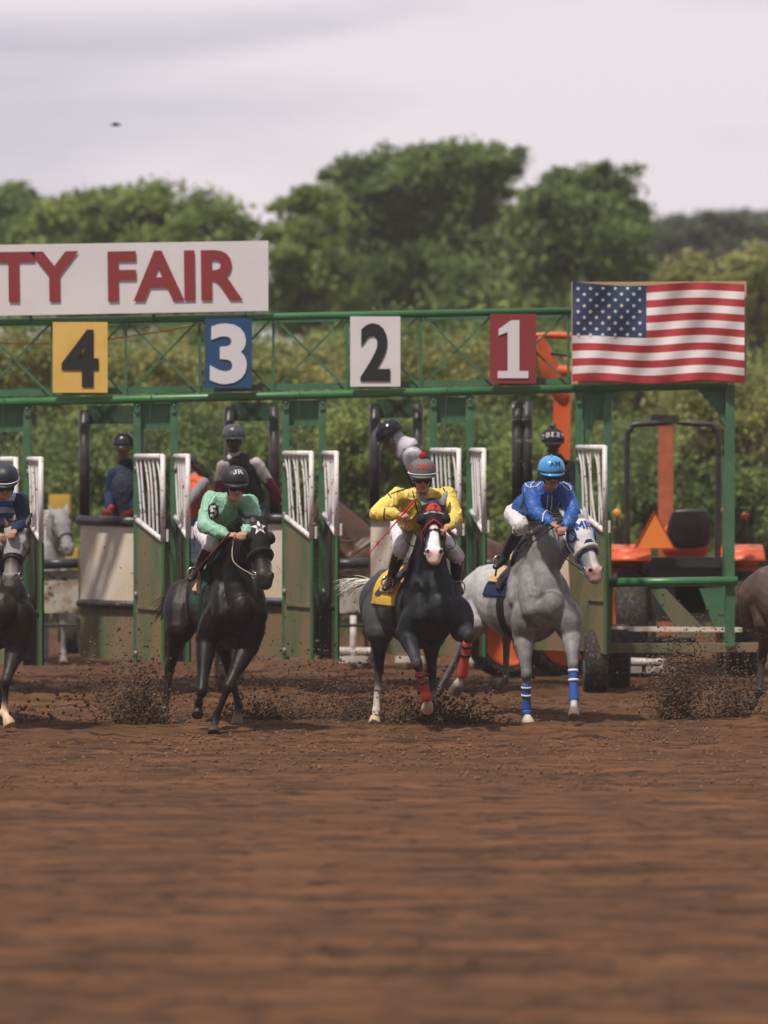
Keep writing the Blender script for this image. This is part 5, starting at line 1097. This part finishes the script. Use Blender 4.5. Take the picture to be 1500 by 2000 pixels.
# jockey 3
j3 = Pj(head=(1077,928,-.14), neck=(1070,958,.08), shR=(1036,957,.14), shL=(1102,958,.1), elR=(1046,1000,-.1), elL=(1120,1000,-.12), wrR=(1077,1022,-.34), wrL=(1104,1030,-.36),
        chest=(1050,985,.34), pelvis=(1022,998,.78), hipR=(1008,1006,.74), hipL=(1038,1008,.7), knR=(1018,1026,.2), knL=(1075,1065,.3), anR=(984,1088,.52), anL=(1060,1120,.6), toR=(968,1108,.4), toL=(1066,1136,.46))
R3 = person('jockey in royal blue jacket and bright blue helmet crouched on the light grey horse', 38.8, j3, (.1,-1,-.18), (0,-.1,1), SK3, m_skin,
    mat('blue_silk', (.012,.075,.31), .5, bump=.3, bsc=14, c2=(.02,.1,.38), sc=6), mat('white_breeches_c', (.68,.64,.64), .6, bump=.2, bsc=18), (shoe_k, True), hk=1.06, bulk=1.2, wr=.012, tail=.8,
    hand_cfg={'R': dict(f=(.7,-.5,-.3), n=(.1,.4,-.9), curl=1.05), 'L': dict(f=(-.4,-.7,-.3), n=(0,.4,-.9), curl=1.05)})
R3.D = 38.8
ho, hm, hc_ = helmet(R3.q, R3.A, 1.1, mat('blue_helmet', (.06,.3,.66), .22, coat=.4), R3.root, band=lea_k)
MB().blob(hc_+R3.A.col[2]*.135, .012).build('helmet_button', mat('blue_helmet_b', (.06,.3,.66), .3), ho, True)
hletter(R3, hm, hc_, 'AM', .045, M['black_l'], 8, 32, 1.1, .004)
goggles(R3.q, R3.A, 1.06, lens_k, lea_k, R3.root); chin_strap(R3.q, lea_k, R3.root)
MB().tube([R3.q(-.024, .094, -.052), R3.q(0, .1, -.048), R3.q(.024, .094, -.052)], .0042, seg=6).build('moustache', hair_k, R3.root, True)
for pts in ([(1052,936),(1038,945),(1038,951),(1048,950),(1056,942)], [(1026,945),(1030,950),(1037,953)], [(1100,942),(1112,949),(1115,957),(1108,956),(1098,946)], [(1070,968),(1069,985),(1067,996)], [(1078,968),(1077,985),(1075,996)], [(1060,1018),(1062,1004),(1068,998),(1076,1000)]): piping(R3, pts, M['white_l'])
reins(H3, {-1: R3.P['wrR']+Vector((.07,-.02,0)), 1: R3.P['wrL']}, mat('blue_rein', (.02,.06,.2), .5))
whip(W(1098,1016,38.4), W(1010,1082,38.6), lea_k, label='thin black whip held along the neck of the light grey horse')
# jockey 4 at the left edge
j4 = {a: (b[0]-449, b[1]-4, b[2]) for a, b in j1.items()}
m_str = mat('striped_silk', (1,1,1), .55, attr=True, bump=.2, bsc=16)
R4 = person('jockey in blue and white striped silks cut by the left edge of the photo', 37.5, j4, (.1,-1,-.4), (0,-.3,1), SK2, m_skin, m_str, c_white, (shoe_k, True), hk=1.06, bulk=1.1, sleeves=c_navy)
zz = coords(R4.top_me)[:, 2]; st = (np.sin(zz*2*math.pi/.115) > 0)[:, None]; paint(R4.top.data, np.where(st, (.62,.62,.66), (.02,.13,.5)))
ho, hm, hc_ = helmet(R4.q, R4.A, 1.08, mat('navy_helmet_cover', (.012,.02,.035), .5), R4.root, band=c_white); goggles(R4.q, R4.A, 1.06, lens_k, lea_k, R4.root); chin_strap(R4.q, lea_k, R4.root)
reins(H4, {-1: R4.P['wrR'], 1: R4.P['wrL']}, lea_k)
# stirrups hang from each saddle to the foot
for H, Rr in ((H1, R1), (H2, R2), (H3, R3), (H4, R4)):
    for s_, nm in ((-1, 'R'), (1, 'L')):
        a = Rr.P['an'+nm].lerp(Rr.P['to'+nm], .6)+Vector((0, 0, -.03)); t_ = H.T(.78, s_*.27, 1.42); o = MB().tube([t_, a+Vector((0, 0, .12))], [(.004, .012)]*2, seg=6, ref=H.h, spline=False).build('stirrup_leather', lea_k, H.root, True)
        MB().torus(a+Vector((0, 0, .05)), .058, .007, basis(H.h, (1,0,0)), 18, 6).build('stirrup', M['chrome'], o, True)
# ------------------------------------------------------------------ gate crew
denim = mat('blue_denim', (.05,.075,.13), .85, c2=(.09,.12,.19), sc=12, bump=.3, bsc=60); denim_g = mat('pale_denim', (.2,.22,.26), .85, c2=(.28,.3,.34), sc=12, bump=.3, bsc=60)
hel_k = mat('dark_helmet', (.025,.027,.032), .28); shell_k = mat('black_vest', (.014,.016,.018), .75, bump=.4, bsc=18); vest_n = mat('navy_quilted_vest', (.02,.028,.045), .8, bump=.6, bsc=12)
gold = mat('gold_lens', (.5,.24,.03), .12, .8)
def stand(px, D, ledge=1.2): pass
jA = Pj(head=(241,876,0), neck=(246,905,.04), shR=(222,926,.02), shL=(274,926,.1), elR=(214,966,.02), elL=(272,968,.0), wrR=(213,996,-.3), wrL=(256,1000,-.38), chest=(247,955,.06), pelvis=(250,1012,.12),
        hipR=(240,1022,.12), hipL=(262,1022,.12), knR=(240,1095,.08), knL=(264,1095,.1), anR=(242,1178,.15), anL=(264,1178,.15), toR=(238,1190,.0), toL=(266,1190,.0))
A_ = person('gate crewman with gold goggles and red gloves leaning on the padded rail of stall 4', 45.7, jA, (-.05,-1,-.05), (0,-.05,1), (.24,.13,.08), m_skin, c_navy, denim, (shoe_k, False), glove=mat('red_gloves', (.4,.02,.025), .6, bump=.3, bsc=30), beard=(.03,.02,.016),
    hand_cfg={'R': dict(f=(-.45,-.7,-.5), n=(.1,.5,-.8), curl=.5), 'L': dict(f=(-.75,-.55,-.3), n=(.1,.5,-.8), curl=.5)})
ho, hm, hc_ = helmet(A_.q, A_.A, 1.08, hel_k, A_.root, ridge=True); goggles(A_.q, A_.A, 1.02, gold, lea_k, A_.root); vest(A_, vest_n)
jB = Pj(head=(457,860,0), neck=(458,893,.05), shR=(436,912,.02), shL=(500,906,.05), elR=(428,955,.05), elL=(530,950,.1), wrR=(436,990,-.05), wrL=(553,990,.2), chest=(472,940,.08), pelvis=(492,990,.14),
        hipR=(478,998,.12), hipL=(505,998,.14), knR=(478,1075,.0), knL=(508,1080,.05), anR=(480,1165,.1), anL=(510,1165,.12), toR=(476,1176,.0), toL=(514,1176,.0))
m_two = mat('two_tone_sleeve', (1,1,1), .75, attr=True, bump=.3, bsc=14)
B_ = person('gate crewman in black vest over white and maroon shirt, above the mint green jockey', 45.2, jB, (.1,-1,-.02), (0,-.05,1), SKD, m_skin, m_two, denim, (shoe_k, False), sleeves=m_two, lip=(.09,.04,.035), k=1.05)
cs = coords(B_.sl_me); dd = np.minimum(np.linalg.norm(cs-np.array(B_.P['elL']), axis=1)/np.maximum(np.linalg.norm(cs-np.array(B_.P['shL']), axis=1), .01), np.linalg.norm(cs-np.array(B_.P['elR']), axis=1)/np.maximum(np.linalg.norm(cs-np.array(B_.P['shR']), axis=1), .01))
nz = np.array([noise.noise(Vector(p)*16) for p in cs]); f_ = ((dd+nz*.5) > .62)[:, None]; paint(B_.sl.data, np.where(f_, (.55,.5,.5), (.17,.012,.04)))
zz = coords(B_.top_me)[:, 2]; paint(B_.top.data, np.where((zz < B_.P['pelvis'].z+.16)[:, None], (.17,.012,.04), (.55,.5,.5)))
ho, hm, hc_ = helmet(B_.q, B_.A, 1.12, mat('grey_scuffed_helmet', (.04,.042,.048), .35, c2=(.09,.09,.1), sc=20), B_.root); chin_strap(B_.q, lea_k, B_.root); vest(B_, shell_k)
jC = Pj(head=(765,856,0), neck=(786,872,.02), shR=(808,886,.2), shL=(806,892,-.16), elR=(838,930,.25), elL=(826,945,-.22), wrR=(850,975,.2), wrL=(846,985,-.25), chest=(826,930,.04), pelvis=(852,985,.06),
        hipR=(854,996,.15), hipL=(852,996,-.05), knR=(850,1075,.12), knL=(848,1078,-.06), anR=(860,1160,.15), anL=(856,1160,-.05), toR=(840,1170,.15), toL=(836,1170,-.05))
C_ = person('gate crewman bending left in white hood and black vest, above the yellow jockey', 45.0, jC, (-.85,-.2,-.55), (-.5,0,.85), (.3,.16,.1), m_skin, mat('white_shirt', (.62,.6,.66), .75, bump=.3, bsc=12), denim, (shoe_k, False), k=1.05, bulk=1.55, hk=1.12)
put('hood', (lambda mb: fuse(mb, .008, 3))(MB().tube([C_.q(0,-.03,-.02), C_.q(0,-.045,-.08), C_.P['neck']+Vector((.04,0,-.02))], [(.1,.1), (.1,.1), (.15,.14)], seg=16)), mat('white_hood', (.6,.58,.64), .8, bump=.3, bsc=12), C_.root)
ho, hm, hc_ = helmet(C_.q, C_.A, 1.26, mat('gloss_black_helmet', (.012,.012,.014), .15), C_.root, ridge=True); chin_strap(C_.q, lea_k, C_.root); vest(C_, shell_k, 1.08)
jD = Pj(head=(1080,868,0), neck=(1086,898,.06), shR=(1064,912,.05), shL=(1114,910,.06), elR=(1056,955,.0), elL=(1122,955,.0), wrR=(1070,985,-.2), wrL=(1108,988,-.2), chest=(1090,940,.08), pelvis=(1092,1000,.14),
        hipR=(1080,1010,.12), hipL=(1104,1010,.14), knR=(1080,1085,.0), knL=(1106,1085,.05), anR=(1082,1165,.1), anL=(1106,1165,.12), toR=(1078,1176,.0), toL=(1110,1176,.0))
D_ = person('gate crewman all in black with a pompom helmet, behind the blue jockey', 45.2, jD, (.12,-1,-.12), (0,-.1,1), SKD, m_skin, c_black, c_black, (shoe_k, False), lip=(.08,.035,.03))
ho, hm, hc_ = helmet(D_.q, D_.A, 1.1, mat('black_knit_cover', (.012,.012,.014), .9), D_.root, pom=(mat('speckled_wool', (.3,.28,.3), .9, c2=(.03,.03,.03), sc=60), .036))
hletter(D_, hm, hc_, 'D.E.X', .055, M['white_l'], -8, 30, .8); hletter(D_, hm, hc_, 'NY', .05, M['white_l'], 60, 26); hletter(D_, hm, hc_, 'T', .05, M['white_l'], -65, 16)
goggles(D_.q, D_.A, 1.02, mat('amber_goggle', (.16,.08,.01), .15), lea_k, D_.root)
# helper in an orange vest, half hidden by the door of stall 3
jE = Pj(head=(368,908,0), neck=(376,930,.03), shR=(366,945,.2), shL=(398,944,-.12), elR=(356,980,.2), elL=(366,985,-.2), wrR=(345,1000,.1), wrL=(350,1006,-.25), chest=(384,965,.04), pelvis=(388,1015,.04),
        hipR=(384,1022,.12), hipL=(392,1022,-.05), knR=(384,1095,.12), knL=(392,1095,-.05), anR=(388,1170,.15), anL=(396,1170,-.05), toR=(376,1182,.1), toL=(384,1182,-.05))
E_ = person('helper in orange safety vest and dark cap, turned away behind stall 3', 47.2, jE, (-.9,.25,-.2), (-.1,0,1), (.3,.16,.1), m_skin, mat('grey_shirt', (.25,.24,.25), .8), denim, (shoe_k, False), hk=.95, k=.95)
vest(E_, mat('orange_vest', (.75,.1,.03), .7, bump=.3, bsc=14), .98)
mb = MB(); mb.blob(E_.q(0,-.012,.045), (.083,.104,.075), E_.A); mb.tube([E_.q(0,.08,.03), E_.q(0,.15,.015)], [(.06,.008), (.045,.006)], seg=10, ref=E_.A.col[0]); put('cap', fuse(mb, .007, 1), mat('white_dark_cap', (.03,.03,.04), .8), E_.root)
mb = MB()
for i in range(26):
    a = E_.q(rng.normal(0,.03), -.09, .0+rng.normal(0,.02)); mb.tube([a, a+Vector((.05+rng.normal(0,.02), rng.normal(0,.02), -.05)), a+Vector((.1+rng.normal(0,.03), rng.normal(0,.03), -.14)), a+Vector((.13+rng.normal(0,.04), rng.normal(0,.03), -.24))], [.012,.013,.011,.003], seg=5)
mb.build('ponytail', mat('dark_brown_hair', (.03,.018,.012), .6), E_.root, True)
# helper on the ground behind the black horse, only a trouser leg shows
jF = Pj(head=(470,1110,.0), neck=(466,1130,.1), shR=(440,1145,.12), shL=(492,1145,.14), elR=(432,1190,.0), elL=(498,1190,.0), wrR=(450,1225,-.2), wrL=(485,1225,-.2), chest=(464,1165,.25), pelvis=(452,1196,.45),
        hipR=(440,1202,.42), hipL=(466,1202,.42), knR=(432,1262,.1), knL=(468,1268,.15), anR=(430,1332,.25), anL=(466,1336,.28), toR=(424,1343,.1), toL=(470,1346,.12))
F_ = person('crouching helper behind the black horse, pale denim leg showing between its legs', 43.9, jF, (0,-1,-.2), (0,-.1,1), SK3, m_skin, mat('grey_shirt_b', (.2,.2,.21), .8), denim_g, (mat('brown_shoe', (.09,.05,.03), .8), False))
mb = MB(); mb.blob(F_.q(0,-.012,.045), (.083,.104,.075), F_.A); mb.tube([F_.q(0,.08,.03), F_.q(0,.15,.015)], [(.06,.008), (.045,.006)], seg=10, ref=F_.A.col[0]); put('cap', fuse(mb, .007, 1), c_navy, F_.root)
# ------------------------------------------------------------------ dirt thrown up by the hooves
clodm = mat('flying_dirt_clods', (.05,.027,.016), .95, c2=(.15,.08,.045), sc=20)
OV = np.array([(1,0,0),(-1,0,0),(0,1,0),(0,-1,0),(0,0,1),(0,0,-1)], float); OF = np.array([(0,2,4),(2,1,4),(1,3,4),(3,0,4),(2,0,5),(1,2,5),(3,1,5),(0,3,5)])
def clods(label, pts, sizes, nm='flying_dirt'):
    n_ = len(pts); V_ = OV[None]*(sizes[:, None, None]*(.55+.9*rng.random((n_, 6, 3)))); a = rng.uniform(0, 6.28, n_); c, s = np.cos(a), np.sin(a)
    x = V_[..., 0]*c[:, None]-V_[..., 2]*s[:, None]; z = V_[..., 0]*s[:, None]+V_[..., 2]*c[:, None]; V_ = np.stack([x, V_[..., 1], z], -1)+pts[:, None]
    return tagp(put(nm, quick(V_[:, OF].reshape(-1, 3), n_*8, 3), clodm, None, False), label, 'dirt', kind='stuff')
def spray(label, o, v, n_, spread=.45, jets=14, big=.016, tmax=.42, w=.25):
    """clods flung from where a hoof broke out: o = (px, py, D) of the hoof, v = mean speed (m/s) across, away, up"""
    o = W(*o); J_ = np.array(v)[None]+rng.normal(0, 1, (jets, 3))*np.array([1.05, .8, 1.0])*spread*2; J_[:, 2] = np.abs(J_[:, 2])+.3
    a = rng.integers(0, jets, n_); vel = J_[a]*(.25+.9*rng.random((n_, 1)))+rng.normal(0, .25, (n_, 3)); t = tmax*rng.random((n_, 1))**1.15
    p = np.array(o)+rng.normal(0, 1, (n_, 3))*np.array([w, .12, .02])*.5+vel*t; p[:, 2] -= 4.9*t[:, 0]**2; p = p[p[:, 2] > .0]
    clods(label, p, big*(.1+rng.random(len(p))**7*1.2))
spray('clods thrown up behind the black horse at left', (280,1428,38.6), (-.5,.6,2.5), 24000, .36, 18, .016, .55, .22)
spray('wide low spray of dirt between the black and dark grey horses', (560,1402,39.6), (.0,.6,1.7), 17000, .6, 24, .014, .5, .8)
spray('small spray of dirt left of the dark grey horse', (712,1410,39.2), (-.2,.5,2.0), 9000, .4, 14, .014, .5)
spray('dirt under the belly of the dark grey horse', (855,1415,38.9), (.1,.6,1.5), 16000, .5, 18, .015, .42, .6)
spray('dark plume of dirt to the right of the light grey horse', (1318,1402,39.4), (.1,.6,3.0), 20000, .28, 18, .015, .6, .16)
spray('plume of dirt beside the folded hoof at right', (1438,1402,39.6), (-.1,.6,2.8), 9000, .28, 14, .015, .5)
spray('clods flung behind the striped jockey at the left edge', (40,1425,38.8), (.2,.6,1.0), 3500, .5)
n_ = 900; pts = np.array([W(rng.uniform(190, 1240), 800+600*rng.random()**.6, 40.5+rng.random()*3.2) for _ in range(n_)]); clods('scattered specks of dirt in the air before the gate', pts, .004+.009*rng.random(n_)**3)
n_ = 60000; X_ = rng.uniform(-6, 6, n_); Y_ = 31+26*rng.random(n_)**.8; clodm = mat('track_clods', (.1,.048,.024), .95, c2=(.21,.11,.058), sc=6); clods('loose clods lying on the track', np.c_[X_, Y_, .004+0*X_], .004+.016*rng.random(n_)**5, 'clods')

# thin brown dust hanging where the hooves dug in
dm = bpy.data.materials.new('dust'); dm.use_nodes = True; t_ = dm.node_tree; t_.nodes.clear(); pv = t_.nodes.new('ShaderNodeVolumePrincipled'); oo = t_.nodes.new('ShaderNodeOutputMaterial')
pv.inputs['Color'].default_value = (.42, .25, .15, 1); pv.inputs['Density'].default_value = 1.3; t_.links.new(pv.outputs[0], oo.inputs['Volume'])
for lb_, px, py, D, rx, rz in (('brown dust hanging behind the black horse', 262, 1375, 39.2, .32, .3), ('brown dust between the black and dark grey horses', 560, 1375, 40, .5, .22), ('brown dust under the dark grey horse', 850, 1392, 39.6, .4, .14),
        ('brown dust plume right of the light grey horse', 1320, 1360, 40, .22, .34), ('brown dust beside the folded hoof at right', 1430, 1365, 40, .26, .3)):
    c_ = W(px, py, D); mb = MB()
    for i in range(5): mb.blob(c_+Vector((rng.normal(0, rx*.45), rng.normal(0, .15), rng.normal(0, rz*.35))), (rx*random.uniform(.35, .6), .3, rz*random.uniform(.35, .6)), seg=20, rings=12)
    tagp(put('dust', fuse(mb, .03, 12), dm, None, True), lb_, 'dust', kind='stuff')
# ------------------------------------------------------------------ hazy air
hz = bpy.data.materials.new('haze'); hz.use_nodes = True; t_ = hz.node_tree; t_.nodes.clear(); pv = t_.nodes.new('ShaderNodeVolumePrincipled'); oo = t_.nodes.new('ShaderNodeOutputMaterial')
pv.inputs['Color'].default_value = (.93, .88, .86, 1); pv.inputs['Density'].default_value = .0008; pv.inputs['Anisotropy'].default_value = .2; t_.links.new(pv.outputs[0], oo.inputs['Volume'])
hb = MB().box((0, 1170, 5), (3400, 2840, 14)).build('haze', hz); hb['kind'] = 'stuff'
